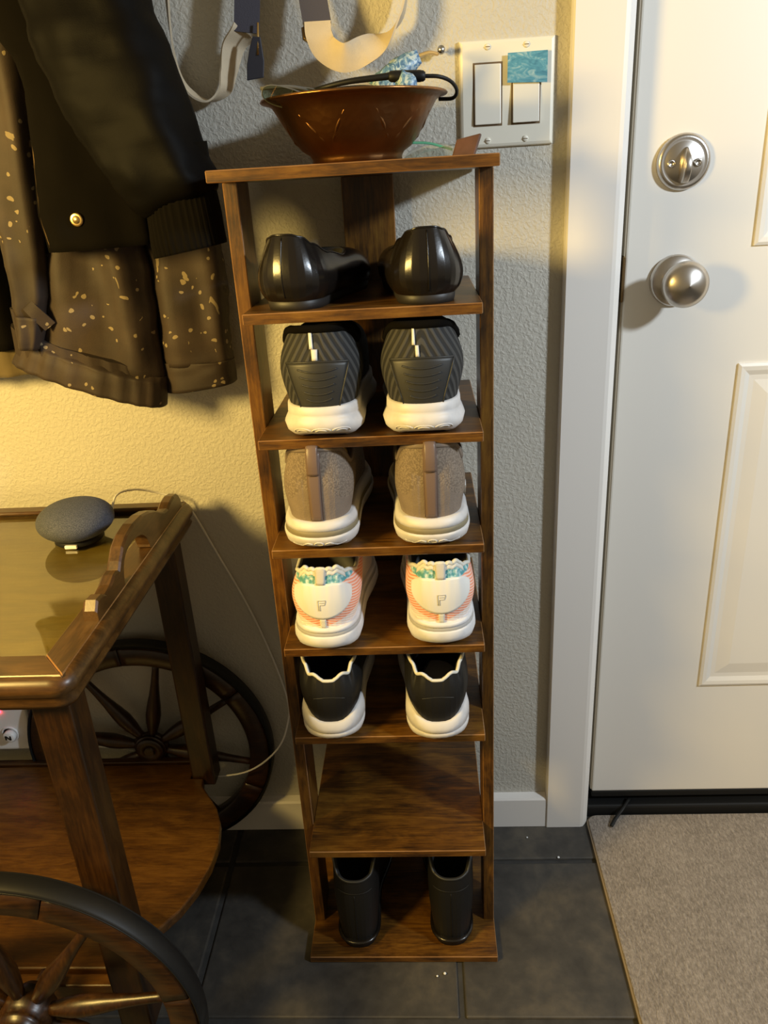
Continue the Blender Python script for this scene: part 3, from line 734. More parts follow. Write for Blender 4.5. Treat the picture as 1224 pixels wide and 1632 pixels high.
ankle_boot('black ankle boot on the base board, nearer the cart', -0.0735, -0.2640, TB, -0.02, 1)
ankle_boot('black ankle boot on the base board, nearer the door', 0.0680, -0.2610, TB, 0.0, -1)

# ------------------------------------------------------------------ wagon-wheel cart
cart = thing('serving_cart', 'dark wooden wagon-wheel serving cart with glass tray top beside the shoe rack', 'cart', (-0.62, -0.26, 0))
CX0, CX1, CYB, CYF, CZT = -1.02, -0.286, -0.036, -0.486, 0.6620
def rounded_rect(x0, x1, y0, y1, r, n=5):
    out = []
    for cx, cy, a0 in ((x1 - r, y1 - r, 0), (x0 + r, y1 - r, 90), (x0 + r, y0 + r, 180), (x1 - r, y0 + r, 270)):
        for k in range(n + 1):
            a = math.radians(a0 + 90 * k / n); out.append((cx + r * math.cos(a), cy + r * math.sin(a)))
    return out
# moulded tray edge: stacked profile round the rectangle
def ring_at(ins, z, r): return [(x, y, z) for x, y in rounded_rect(CX0 + ins, CX1 - ins, CYF + ins, CYB - ins, r)]
edge = MB(); edge.loft([ring_at(0.020, CZT - 0.034, 0.010), ring_at(0.006, CZT - 0.034, 0.016), ring_at(0.003, CZT - 0.028, 0.018), ring_at(0.007, CZT - 0.022, 0.016), ring_at(0.001, CZT - 0.017, 0.020), ring_at(0.0, CZT - 0.010, 0.020), ring_at(0.003, CZT - 0.003, 0.020), ring_at(0.008, CZT, 0.018), ring_at(0.012, CZT + 0.0006, 0.016)], True, True, False)
obj('tray_edge', edge, 'tray_wood_x', cart)
IN = 0.042   # border width
gx0, gx1, gy0, gy1 = CX0 + IN, CX1 - IN, CYF + IN + 0.004, CYB - 0.030
# four mitred border boards
bz0, bz1 = CZT - 0.012, CZT + 0.0012
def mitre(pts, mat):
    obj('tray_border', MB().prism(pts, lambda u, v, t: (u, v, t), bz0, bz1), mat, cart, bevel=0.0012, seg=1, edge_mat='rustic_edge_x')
o_ = 0.010; g_ = 0.0004
mitre([(CX0 + o_, CYF + o_), (CX1 - o_, CYF + o_), (gx1 - g_, gy0), (gx0 + g_, gy0)], 'tray_wood_x')
mitre([(CX1 - o_, CYF + o_ + g_), (CX1 - o_, CYB - o_ - g_), (gx1, gy1 - g_), (gx1, gy0 + g_)], 'tray_wood_y')
mitre([(CX0 + o_, CYB - o_), (gx0 + g_, gy1), (gx1 - g_, gy1), (CX1 - o_, CYB - o_)], 'tray_wood_x')
mitre([(CX0 + o_, CYF + o_ + g_), (gx0, gy0 + g_), (gx0, gy1 - g_), (CX0 + o_, CYB - o_ - g_)], 'tray_wood_y')
obj('tray_panel', bx(gx0 - 0.005, gx1 + 0.005, gy0 - 0.005, gy1 + 0.005, CZT - 0.020, CZT - 0.010), 'tan_panel', cart)
obj('glass_pane', bx(gx0 + 0.001, gx1 - 0.001, gy0 + 0.001, gy1 - 0.001, CZT - 0.0095, CZT - 0.0040), 'glass_pane', cart)
# inner bead along the back and right borders
obj('tray_bead', MB().tube([(gx0, gy1 - 0.004, CZT + 0.001), (gx1, gy1 - 0.004, CZT + 0.001)], 0.003, 8), 'tray_wood_x', cart)
# apron under the tray
obj('apron', bx(CX0 + 0.03, CX1 - 0.03, CYF + 0.026, CYF + 0.042, 0.612, CZT - 0.034), 'walnut_x', cart, bevel=0.001)
obj('apron', bx(CX0 + 0.03, CX1 - 0.03, CYB - 0.042, CYB - 0.026, 0.612, CZT - 0.034), 'walnut_x', cart, bevel=0.001)
# scrolled handle standing on the right border
hy = [(-0.3760, 0), (-0.3780, 0.012), (-0.3700, 0.0215), (-0.3560, 0.0205), (-0.3480, 0.0160), (-0.3320, 0.0185), (-0.3180, 0.0240), (-0.3090, 0.0245), (-0.3040, 0.0220), (-0.2960, 0.0300), (-0.2820, 0.0420), (-0.2640, 0.0490), (-0.2400, 0.0515), (-0.2100, 0.0500), (-0.1850, 0.0445), (-0.1650, 0.0370), (-0.1480, 0.0275), (-0.1330, 0.0210), (-0.1180, 0.0195), (-0.1050, 0.0235), (-0.0880, 0.0255), (-0.0720, 0.0225), (-0.0640, 0.0130), (-0.0630, 0)]
hole = [(-0.2950, 0.0030), (-0.2900, 0.0180), (-0.2760, 0.0300), (-0.2500, 0.0355), (-0.2220, 0.0340), (-0.2080, 0.0240), (-0.2060, 0.0120), (-0.2120, 0.0030)]
bm = bmesh.new()
def handle_mesh():
    # outline and hole triangulated as one ring of quads: bridge by angle
    outer = hy; cy, cz = -0.252, 0.017
    def ray_hit(poly, a):
        d = (math.cos(a), math.sin(a)); best = None
        for (p, q) in zip(poly, poly[1:] + poly[:1]):
            ex, ez = q[0] - p[0], q[1] - p[1]; det = d[0] * (-ez) + d[1] * ex
            if abs(det) < 1e-12: continue
            rx, rz = p[0] - cy, p[1] - cz
            t = (rx * (-ez) + rz * ex) / det; u_ = (d[0] * rz - d[1] * rx) / det
            if t > 1e-6 and -1e-6 <= u_ <= 1 + 1e-6 and (best is None or t < best): best = t
        return (cy + d[0] * best, cz + d[1] * best)
    return ray_hit
bm.free()
xh0, xh1 = -0.3135, -0.2975
zb = CZT + 0.0012
hole_span = (-0.2970, -0.2040)
def z_out(y): 
    for (a, b) in zip(hy[1:-1], hy[2:-1]):
        if a[0] <= y <= b[0]: return lerp(a[1], b[1], (y - a[0]) / (b[0] - a[0]))
    return 0
def z_hole(y):
    if not (hole_span[0] < y < hole_span[1]): return None
    t = (y - hole_span[0]) / (hole_span[1] - hole_span[0]); return 0.0365 * max(0, 1 - abs(2 * t - 1) ** 2.6) ** (1 / 2.2) * (1 - 0.12 * t)
hmb = MB(); ys = sorted(set([p[0] for p in hy[1:-1]] + [lerp(-0.374, -0.066, k / 60) for k in range(61)] + [hole_span[0] + 1e-4, hole_span[1] - 1e-4]))
rings = []
for y in ys:
    lo = 0.003 if z_hole(y) is not None else 0.0
    hb = z_hole(y); bot = max(hb, 0.003) if hb is not None else 0.0
    top = max(z_out(y), bot + 0.004); ch = 0.0025
    rings.append([(xh0, y, zb + bot), (xh0, y, zb + top - ch), (xh0 + ch, y, zb + top), (xh1 - ch, y, zb + top), (xh1, y, zb + top - ch), (xh1, y, zb + bot)])
hmb.loft(rings, True, True, True, False)
hd = obj('handle', hmb, 'tray_wood_y', cart)
hd['label'] = 'scrolled wooden tray handle with a cut-out grip'
# legs: square posts
for lx0, lx1, ly0, ly1, zlo in ((-0.3500, -0.3120, -0.0880, -0.0520, 0.172), (-0.3440, -0.3040, -0.4640, -0.4260, 0.130), (-0.98, -0.94, -0.0880, -0.0520, 0.03), (-0.98, -0.94, -0.4640, -0.4260, 0.03)):
    obj('leg', bx(lx0, lx1, ly0, ly1, zlo, CZT - 0.034), 'walnut_z', cart, bevel=0.003)
# lower shelf with bowed right end
SZ = 0.188
poly = [(-0.99, -0.054), (-0.3515, -0.054), (-0.3515, -0.0885), (-0.3300, -0.0890), (-0.3280, -0.105), (-0.3100, -0.130), (-0.2920, -0.155), (-0.2790, -0.185), (-0.2720, -0.225), (-0.2740, -0.265), (-0.2830, -0.305), (-0.2980, -0.340), (-0.3180, -0.368), (-0.3420, -0.395), (-0.3460, -0.424), (-0.99, -0.424)]
obj('lower_shelf', MB().prism(poly, lambda u, v, t: (u, v, t), SZ - 0.016, SZ), 'oak_shelf_x', cart, bevel=0.0025)
obj('shelf_rail', bx(-0.93, -0.3450, -0.4440, -0.4270, SZ - 0.040, SZ - 0.004), 'oak_shelf_x', cart, bevel=0.002)
obj('shelf_rail', bx(-0.93, -0.3520, -0.0520, -0.0400, SZ - 0.030, SZ + 0.004), 'walnut_x', cart, bevel=0.002)
WXC, WR = -0.431, 0.2090
obj('axle', MB().tube([(WXC, -0.015, WR), (WXC, -0.050, WR)], 0.008, 12), 'walnut_y', cart)
obj('axle', MB().tube([(WXC, -0.470, WR), (WXC, -0.4445, WR)], 0.008, 12), 'walnut_y', cart)
obj('axle_block', bx(WXC - 0.03, WXC + 0.03, -0.4260, -0.0560, SZ - 0.045, SZ - 0.016), 'walnut_y', cart)
def wheel(yc, phase, out):
    # root part: the rim built of felloes; spokes, hub and tyre are its sub-parts
    c = Vector((WXC, yc, WR)); half = 0.0125
    def arc(r0, r1, a0, a1, n, h):
        mb = MB(); rings = []
        for k in range(n + 1):
            a = lerp(a0, a1, k / n); dx, dz = math.cos(a), math.sin(a); ch = 0.003
            pr = [(r0 + ch, -h), (r0, -h + ch), (r0, h - ch), (r0 + ch, h), (r1 - ch, h), (r1, h - ch), (r1, -h + ch), (r1 - ch, -h)]
            rings.append([c + Vector((dx * r, y, dz * r)) for r, y in pr])
        mb.loft(rings); return mb
    w = obj('wheel', arc(WR - 0.0045, WR, 0, 2 * PI, 96, half + 0.001), 'black_rubber', cart)
    w['label'] = 'wooden spoked wagon wheel'
    nf = 6
    for k in range(nf):
        a0 = phase + 2 * PI * k / nf + 0.004 + 0.3; obj('felloe', arc(WR - 0.0385, WR - 0.0045, a0, a0 + 2 * PI / nf - 0.008, 18, half), 'walnut_x', w)
    for k in range(8):
        a = phase + 2 * PI * k / 8; d = Vector((math.cos(a), 0, math.sin(a)))
        rs = [(0.024, 0.0075), (0.034, 0.0080), (0.052, 0.0115), (0.068, 0.0128), (0.086, 0.0115), (0.110, 0.0085), (0.135, 0.0065), (0.160, 0.0058), (0.174, 0.0056)]
        obj('spoke', MB().tube([c + d * r for r, _ in rs], [q for _, q in rs], 12), 'walnut_z', w)
    so = out
    obj('hub', MB().lathe([(0.012, -0.026 * so), (0.020, -0.024 * so), (0.024, -0.018 * so), (0.029, -0.014 * so), (0.031, 0.0), (0.029, 0.012 * so), (0.0255, 0.016 * so), (0.0275, 0.019 * so), (0.0265, 0.024 * so), (0.0215, 0.0275 * so), (0.0235, 0.031 * so), (0.0225, 0.036 * so), (0.017, 0.040 * so), (0.011, 0.041 * so), (0.0095, 0.036 * so), (0.0, 0.036 * so)], c, (0, -1, 0), 32), 'walnut_y', w)
wheel(-0.0330, math.radians(78), 0.35)
wheel(-0.4925, math.radians(54), 1.0)

# smart speaker on the tray
spx, spy, spz = -0.4110, -0.1540, CZT + 0.0001 - 0.0040
sp = thing('smart_speaker', 'dark blue fabric pebble-shaped smart speaker on the glass tray', 'speaker', (spx, spy, spz))
prof = []
for k in range(25):
    a = -PI / 2 + PI * k / 24; prof.append((0.0495 * math.cos(a) ** 0.92 if abs(math.cos(a)) > 1e-6 else 0, 0.0290 + 0.0255 * math.sin(a)))
obj('body', MB().lathe(prof, (spx, spy, spz), (0, 0, 1), 48), 'speaker_fabric', sp)
obj('base', MB().lathe([(0.030, 0.0), (0.032, 0.002), (0.030, 0.008)], (spx, spy, spz), (0, 0, 1), 32), 'black_rubber', sp)
obj('light_strip', bx(spx - 0.0060, spx + 0.0100, spy - 0.0345, spy - 0.0305, spz + 0.0010, spz + 0.0055), 'white_plastic', sp, bevel=0.0008)
# power cord: over the back of the cart, down the wall, then round to the wall adapter
cord = [Vector((spx + 0.040, spy + 0.018, spz + 0.020)), at(185, 790, Y=-0.100), at(215, 780, Y=-0.060), at(250, 785, Y=-0.034), at(285, 795, Y=-0.024)]
cord += [at(306, 815, Y=-0.012), at(345, 880, Y=-0.008), at(395, 965, Y=-0.007), at(435, 1050, Y=-0.007), at(458, 1115, Y=-0.010), at(459, 1150, Y=-0.035), at(445, 1190, Y=-0.055), at(410, 1222, Y=-0.062), at(370, 1235, Y=-0.064), at(325, 1232, Y=-0.050)]
cord += [Vector((-0.40, -0.010, 0.185)), Vector((-0.52, -0.010, 0.19)), Vector((-0.60, -0.012, 0.20))]
tag(obj('power_cord', one(MB().tube(smooth_path(cord, 8), 0.0016, 6), (-0.2, -0.01, 0.2)), 'cord_white'), 'thin white power cord looping from the speaker down the wall', 'cord')
# wall adapter
ad = thing('outlet_adapter', 'white multi-socket wall adapter glowing red behind the cart', 'adapter', (-0.70, 0.0, 0.25))
AY = -0.034
obj('housing', bx(-0.790, -0.633, AY, 0.0, 0.2065, 0.3010), 'white_plastic', ad, bevel=0.006, seg=3)
for cx_, cz_ in ((-0.672, 0.2420), (-0.705, 0.2660), (-0.745, 0.2420)):
    so = obj('socket', MB().lathe([(0.0150, -0.0012), (0.0150, 0.0015), (0.0125, 0.0020), (0.0120, 0.0), (0.0, 0.0)], (cx_, AY, cz_), (0, -1, 0), 28), 'white_plastic', ad)
    pl = obj('plug', MB().lathe([(0.0105, 0.0), (0.0105, 0.010), (0.0090, 0.0115), (0.0, 0.0115)], (cx_ + 0.002, AY, cz_), (0, -1, 0), 28), 'white_plastic', so)
    q = 0.0040; yy = AY - 0.0117
    mk = MB()
    for a, b in (((-q, -q), (-q, q)), ((-q, q), (q, -q)), ((q, -q), (q, q))):
        d = Vector((b[0] - a[0], b[1] - a[1])).normalized(); n_ = Vector((-d.y, d.x)) * 0.0013
        mk.prism([(a[0] + n_.x, a[1] + n_.y), (a[0] - n_.x, a[1] - n_.y), (b[0] - n_.x, b[1] - n_.y), (b[0] + n_.x, b[1] + n_.y)], lambda u, v, t, cx_=cx_, cz_=cz_: (cx_ + 0.002 + u, t, cz_ + v), yy + 0.0004, yy - 0.0003)
    obj('letter_mark', mk, 'black_mark', so)
obj('indicator_light', MB().lathe([(0.0035, -0.001), (0.0035, 0.002), (0.0, 0.003)], (-0.680, AY, 0.2890), (0, -1, 0), 16), 'red_led', ad)

# ------------------------------------------------------------------ light switches
swx, swz = 0.1682, 1.1640
sw = thing('light_switch_plate', 'ivory double rocker light switch plate on the wall beside the door', 'light switch', (swx, 0, swz))
PW, PH = 0.1135, 0.1165
rr_ = lambda ins: [(swx - PW / 2 + ins, swz - PH / 2 + ins), (swx + PW / 2 - ins, swz - PH / 2 + ins), (swx + PW / 2 - ins, swz + PH / 2 - ins), (swx - PW / 2 + ins, swz + PH / 2 - ins)]
pm = MB(); pm.loft([[(x, y, z) for x, z in rr_(i)] for i, y in ((0.0, 0.0), (0.0, -0.0030), (0.0010, -0.0048), (0.0040, -0.0062))], True, False, True, False)
obj('plate', pm, 'ivory_plastic', sw, bevel=0.0006)
for cx_, tilt in ((swx - 0.0230, 0.0), (swx + 0.0230, 1.0)):
    obj('rocker_frame', bx(cx_ - 0.0175, cx_ + 0.0175, -0.0066, -0.005, swz - 0.0345, swz + 0.0345), 'gap_brown', sw)
    rk = MB(); ya, yb = (-0.0078, -0.0100) if not tilt else (-0.0072, -0.0115)
    rk.add([(cx_ - 0.0158, -0.006, swz - 0.0325), (cx_ + 0.0158, -0.006, swz - 0.0325), (cx_ + 0.0158, -0.006, swz + 0.0325), (cx_ - 0.0158, -0.006, swz + 0.0325),
            (cx_ - 0.0158, yb, swz - 0.0325), (cx_ + 0.0158, yb, swz - 0.0325), (cx_ + 0.0158, ya, swz + 0.0325), (cx_ - 0.0158, ya, swz + 0.0325)],
           [(0, 1, 2, 3), (4, 7, 6, 5), (0, 4, 5, 1), (1, 5, 6, 2), (2, 6, 7, 3), (3, 7, 4, 0)], False)
    obj('rocker', rk, 'ivory_rocker', sw, bevel=0.0012)
    for sz in (-1, 1):
        scw = obj('screw', MB().lathe([(0.0036, 0.0060), (0.0036, 0.0068), (0.0025, 0.0075), (0.0, 0.0078)], (cx_, 0, swz + sz * 0.0505), (0, -1, 0), 14), 'ivory_plastic', sw)
        obj('slot', bx(cx_ - 0.0028, cx_ + 0.0028, -0.0081, -0.0074, swz + sz * 0.0505 - 0.0004, swz + sz * 0.0505 + 0.0004), 'gap_brown', scw)
tp = obj('blue_sticker', MB().prism([(swx + 0.0000, swz + 0.0110), (swx + 0.0475, swz + 0.0090), (swx + 0.0475, swz + 0.0425), (swx + 0.0005, swz + 0.0420)], lambda u, v, t: (u, t, v), -0.0112, -0.0116), 'blue_tape', sw)
tp['label'] = 'blue patterned tape over the top of the right rocker'

# ------------------------------------------------------------------ door mat
def mat_pts(x0, x1, y0, y1, r): return rounded_rect(x0, x1, y0, y1, r, 6)
dm = thing('door_mat', 'grey-brown fibre door mat lying in front of the white door', 'mat', (0.75, -0.3, 0))
mp_ = mat_pts(0.3165, 1.12, -0.62, 0.004, 0.020)
obj('pile', MB().prism([(x, y) for x, y in mat_pts(0.3190, 1.117, -0.617, 0.0015, 0.018)], lambda u, v, t: (u, v, t), 0.001, 0.0085), 'mat_fibre', dm, bevel=0.0015)
obj('border', MB().prism(mp_, lambda u, v, t: (u, v, t), 0.0, 0.0060), 'mat_edge', dm, bevel=0.002)
# torn strip of weather seal lying over the mat
tag(obj('torn_seal_strip', one(MB().tube(smooth_path([at(1003, 1272, Z=0.030), at(993, 1288, Z=0.027), at(982, 1303, Z=0.018), at(974, 1317, Z=0.0125)], 5), (0.0032, 0.0012), 6, flat=(1, 0, 0)), (0.37, 0.0, 0.01)), 'black_rubber'), 'torn black strip of door seal poking over the mat corner', 'seal strip')
for i, (a, b, w_) in enumerate(((840, 1335, 'just below the baseboard'), (890, 1367, 'in front of the door casing'), (697, 1556, 'in front of the shoe rack base'), (709, 1552, 'beside another, nearest the tile joint'))):
    p = at(a, b, Z=0.0008); r_ = 0.0016 + 0.0006 * (i % 2)
    mb = MB().lathe([(r_ * 0.6, 0.0), (r_, r_ * 0.5), (r_ * 0.6, r_), (0, r_ * 1.1)], p, (0, 0, 1), 7, False)
    tag(obj('crumb', one(mb, p), 'white_plastic'), 'tiny white crumb on the dark tiles ' + w_, 'crumb', 'white crumbs on the floor')

# ------------------------------------------------------------------ copper bowl and what is in it
bcx, bcy, bcz = -0.0090, -0.1330, 1.0940
bowl = thing('copper_bowl', 'hammered copper bowl with flared rim on top of the shoe rack', 'bowl', (bcx, bcy, bcz))
op = [(0.0, 0.003), (0.046, 0.003), (0.0480, 0.0), (0.0500, 0.0), (0.0495, 0.006), (0.0520, 0.0105), (0.0600, 0.0155), (0.0690, 0.0260), (0.0770, 0.0390), (0.0840, 0.0510), (0.0890, 0.0590), (0.0950, 0.0625), (0.1000, 0.0632), (0.1012, 0.0645), (0.1000, 0.0660), (0.0940, 0.0652), (0.0870, 0.0615), (0.0815, 0.0520), (0.0745, 0.0395), (0.0665, 0.0270), (0.0580, 0.0180), (0.040, 0.0120), (0.0, 0.0100)]
obj('shell', MB().lathe(op, (bcx, bcy, bcz), (0, 0, 1), 64), 'copper', bowl)
# chased leaf ribs on the outside
def on_bowl(a, z):
    r = interp([(0.0105, 0.0520), (0.0155, 0.0600), (0.0260, 0.0690), (0.0390, 0.0770), (0.0510, 0.0840), (0.0590, 0.0890)], z); return Vector((bcx + (r - 0.0018) * math.cos(a), bcy + (r - 0.0018) * math.sin(a), bcz + z))
for k in range(6):
    a0 = math.radians(-112 + 60 * k)
    for sx in (-1, 1):
        obj('chased_rib', MB().tube([on_bowl(a0 + sx * lerp(0.02, 0.36, q / 8) , lerp(0.016, 0.052, q / 8)) for q in range(9)], [lerp(0.0010, 0.00225, math.sin(PI * q / 8)) for q in range(9)], 6), 'copper', bowl)
bz = bcz + 0.0655
# folded eyeglasses lying over the rim
gl = thing('eyeglasses', 'folded eyeglasses with greenish lenses resting on the bowl rim', 'eyeglasses', tuple(at(470, 150, Y=-0.15)))
def lens_ring(c, ax, ay, rx, ry, n=28, e=2.6):
    out = []
    for k in range(n):
        a = 2 * PI * k / n; ca, sa = math.cos(a), math.sin(a)
        out.append(Vector(c) + Vector(ax) * rx * math.copysign(abs(ca) ** (2 / e), ca) + Vector(ay) * ry * math.copysign(abs(sa) ** (2 / e), sa))
    return out
for k, (cpx, cpy, yy) in enumerate(((455, 156, -0.190), (500, 158, -0.150))):
    c_ = at(cpx, cpy, Y=yy); ax = Vector((0.80, 0.30, -0.22 + 0.03 * k)).normalized(); ay = Vector((0.25, -0.55, 0.62)).normalized()
    rg = lens_ring(c_, ax, ay, 0.024, 0.0115)
    nrm = ax.cross(ay).normalized()
    lm = MB(); lm.add([p + nrm * 0.0008 for p in rg] + [p - nrm * 0.0008 for p in rg], [tuple(range(28)), tuple(range(28, 56))[::-1]] + [(i, (i + 1) % 28, 28 + (i + 1) % 28, 28 + i) for i in range(28)], False)
    obj('lens', lm, 'lens', gl)
    obj('rim', MB().tube(rg, 0.0007, 6, closed=True), 'shoe_lining_grey', gl)
obj('temple', MB().tube(smooth_path([at(415, 141, Y=-0.175), at(470, 139, Y=-0.165), at(538, 156, Y=-0.140)], 6), (0.0012, 0.0020), 6), 'shoe_lining_grey', gl)
obj('bridge', MB().tube(smooth_path([at(470, 150, Y=-0.172), at(478, 147, Y=-0.170), at(486, 150, Y=-0.164)], 4), 0.0010, 6), 'shoe_lining_grey', gl)
# black neckband earphones
ep = thing('neckband_earphones', 'black neckband earphones lying across the copper bowl', 'earphones', tuple(at(600, 130, Y=-0.13)))
p1 = smooth_path([at(497, 152, Y=-0.100), at(490, 149, Y=-0.130), at(510, 141, Y=-0.160), at(555, 130, Y=-0.170), at(600, 124, Y=-0.170), at(622, 121, Y=-0.168)], 8)
obj('band', MB().tube(p1, [lerp(0.0018, 0.0036, k / (len(p1) - 1)) for k in range(len(p1))], 8), 'black_rubber', ep)
p2 = smooth_path([at(497, 152, Y=-0.100), at(540, 142, Y=-0.110), at(580, 139, Y=-0.120), at(615, 142, Y=-0.130)], 6)
obj('band', MB().tube(p2, 0.0022, 8), 'black_rubber', ep)
ma, mb_ = at(618, 122, Y=-0.168), at(678, 121, Y=-0.168); dm_ = (mb_ - ma).normalized(); ln = (mb_ - ma).length
obj('control_module', MB().lathe([(0.0, 0.0), (0.0040, 0.001), (0.0052, 0.003), (0.0056, 0.008), (0.0056, ln - 0.006), (0.0050, ln - 0.002), (0.0036, ln), (0.0, ln)], ma, dm_, 20), 'black_rubber', ep)
p3 = smooth_path([mb_ - dm_ * 0.002, at(700, 122, Y=-0.165), at(719, 130, Y=-0.155), at(728, 144, Y=-0.140), at(722, 156, Y=-0.125), at(700, 158, Y=-0.115)], 8)
obj('cable', MB().tube(p3, 0.0020, 8), 'black_rubber', ep)
# blue printed pouch with a clip
def crumple(c, rx, ry, rz, seed, ax=None, n=16, mlat=10, amp=0.22):
    mb = MB(); rings = []; c = Vector(c); rot = ax or Matrix.Identity(3)
    for j in range(mlat + 1):
        a = -PI / 2 + PI * j / mlat; r = []
        for i in range(n):
            b = 2 * PI * i / n; d = Vector((math.cos(a) * math.cos(b), math.cos(a) * math.sin(b), math.sin(a)))
            k = 1 + amp * noise.noise(d * 2.1 + Vector((seed, seed * 2.3, 0))) * 2
            r.append(c + rot @ Vector((d.x * rx * k, d.y * ry * k, d.z * rz * k)))
        rings.append(r)
    mb.loft(rings, True, False, False); return mb
bp_ = thing('blue_pouch', 'blue and white printed pouch pulled up out of the copper bowl', 'pouch', tuple(at(640, 130, Y=-0.12)))
A_, B_, Cc = at(612, 148, Y=-0.10), at(632, 108, Y=-0.10), at(668, 90, Y=-0.09)
rg_ = []
for k in range(11):
    t = k / 10; p = (A_ * (1 - t) ** 2 + B_ * 2 * t * (1 - t) + Cc * t * t); w_ = lerp(0.020, 0.0075, t ** 0.8); dd = lerp(0.012, 0.006, t)
    tan = ((B_ - A_) * (1 - t) + (Cc - B_) * t).normalized(); sd = tan.cross(Vector((0, -1, 0))).normalized()
    rg_.append([p + sd * math.cos(2 * PI * i / 20) * w_ * (1 + 0.12 * math.sin(i * 2.1 + k)) + Vector((0, -1, 0)) * math.sin(2 * PI * i / 20) * dd * (1 + 0.25 * math.sin(3 * i + k * 0.9)) for i in range(20)])
obj('body', MB().loft(rg_), 'blue_print', bp_)
obj('flap', crumple(at(648, 139, Y=-0.182), 0.0115, 0.006, 0.0135, 3.1), 'blue_print', bp_)
obj('clip', MB().tube(smooth_path([Cc - Vector((0.003, 0, 0)), at(683, 84, Y=-0.065), at(697, 86, Y=-0.040)], 6), [0.0022] * 13, 8), 'brass', bp_)
# push pin in the wall that carries the clip
pn = at(699, 80, Y=-0.02)
tag(obj('push_pin', one(MB().lathe([(0.0010, -0.0003), (0.0010, 0.0100), (0.0038, 0.011), (0.0042, 0.013), (0.0028, 0.015), (0.0026, 0.022), (0.0044, 0.024), (0.0044, 0.026), (0.0, 0.0265)], (pn.x + 0.003, 0, pn.z), (0, -1, 0), 16), (pn.x + 0.003, 0, pn.z)), 'silver'), 'silver push pin in the wall beside the switch plate', 'pin')
# clear zip bag with a small brown packet behind the bowl
zbag = thing('zip_bag', 'clear zip bag with green seal holding a small brown packet', 'bag', (0.09, -0.08, 1.094))
bgm = MB(); rows = []
for j in range(9):
    row = []
    for i in range(13):
        x = lerp(0.040, 0.118, i / 12); y = lerp(-0.150, -0.040, j / 8); h = 0.0170 * math.sin(PI * i / 12) ** 0.6 * math.sin(PI * j / 8) ** 0.5 * (1 + 0.35 * noise.noise(Vector((i * 0.6, j * 0.7, 3))))
        row.append((x, y, 1.0946 + max(0.0002, h)))
    rows.append(row)
bgm.loft(rows, False); bgm.loft([[(x, y, 1.0943) for x, y, z in r] for r in rows], False)
obj('film', bgm, 'clear_plastic', zbag)
obj('zip_seal', MB().tube(smooth_path([(0.050, -0.135, 1.1120), (0.070, -0.132, 1.1105), (0.086, -0.130, 1.1060), (0.096, -0.128, 1.1030)], 5), (0.0020, 0.0009), 6), 'green_strip', zbag)
pk = MB(); pk.add([Vector(p) for p in ((0.094, -0.152, 1.0942), (0.118, -0.158, 1.0942), (0.120, -0.140, 1.0942), (0.096, -0.136, 1.0942), (0.100, -0.145, 1.1120), (0.126, -0.151, 1.1165), (0.128, -0.139, 1.1160), (0.102, -0.133, 1.1115))], [(0, 3, 2, 1), (4, 5, 6, 7), (0, 1, 5, 4), (1, 2, 6, 5), (2, 3, 7, 6), (3, 0, 4, 7)], False)
obj('packet', pk, 'brown_packet', zbag, bevel=0.0015)

# ------------------------------------------------------------------ hanging straps
def ribbon(path, wdirs, width, thick=0.0022):
    """strap: closed rectangular section swept along the path, turned by the width directions"""
    P_ = smooth_path(path, 24); D_ = smooth_path([Vector(d).normalized() for d in wdirs], 24); rings = []
    for k, p in enumerate(P_):
        t = (P_[min(k + 1, len(P_) - 1)] - P_[max(k - 1, 0)]).normalized(); w_ = (D_[k] - t * D_[k].dot(t)).normalized(); n_ = t.cross(w_)
        hw_ = (width[0] + (width[1] - width[0]) * k / (len(P_) - 1)) / 2 if isinstance(width, tuple) else width / 2
        rings.append([p + w_ * hw_ + n_ * thick / 2, p - w_ * hw_ + n_ * thick / 2, p - w_ * hw_ - n_ * thick / 2, p + w_ * hw_ - n_ * thick / 2])
    return MB().loft(rings, True, True, True, False)
XR = (1, 0, 0)
s1 = thing('bag_strap', 'beige bag strap with navy webbing and brass buckle, nearer the jackets', 'strap', tuple(at(393, 0, Y=-0.03)), 'bag straps hanging above the bowl')
obj('webbing', ribbon([at(394, -140, Y=-0.030), at(394, -60, Y=-0.034), at(394, 0, Y=-0.038), at(393, 52, Y=-0.040)], [(1, 0.1, 0)] * 4, 0.029, 0.0030), 'navy_webbing', s1)
bk1 = obj('buckle', MB().tube([at(411, 36, Y=-0.046), at(411, 88, Y=-0.050)], 0.0012, 8), 'brass', s1)
obj('buckle_bar', MB().tube([at(374, 41, Y=-0.036), at(375, 55, Y=-0.038)], 0.0012, 8), 'brass', bk1)
obj('leather_tab', MB().prism([(-0.0010, 0.0), (0.0080, -0.0010), (0.0095, -0.0250), (0.0070, -0.0420), (-0.0130, -0.0440), (-0.0110, -0.0280), (-0.0060, -0.0120)], lambda u, v, t: at(404, 58, Y=-0.048) + Vector((u, t, v)), -0.0015, 0.0015), 'navy_leather', s1, bevel=0.0008)
obj('loop', ribbon([at(390, 50, Y=-0.036), at(372, 75, Y=-0.030), at(364, 115, Y=-0.030), at(356, 145, Y=-0.034), at(332, 161, Y=-0.038), at(305, 148, Y=-0.040), at(285, 115, Y=-0.040), at(272, 50, Y=-0.036), at(262, -60, Y=-0.030), at(256, -160, Y=-0.026)],
    [(1, 0.2, 0), (0.75, 0.7, 0), (0.45, 0.9, 0), (0.25, 1, 0.0), (0.0, 1, 0.10), (0.0, 1, 0.10), (-0.15, 1, 0), (-0.3, 1, 0), (-0.4, 0.9, 0), (-0.4, 0.9, 0)], 0.030), 'beige_canvas', s1)
s2 = thing('bag_strap', 'beige bag strap with navy webbing twisted into a low fold above the bowl', 'strap', tuple(at(500, 0, Y=-0.03)), 'bag straps hanging above the bowl')
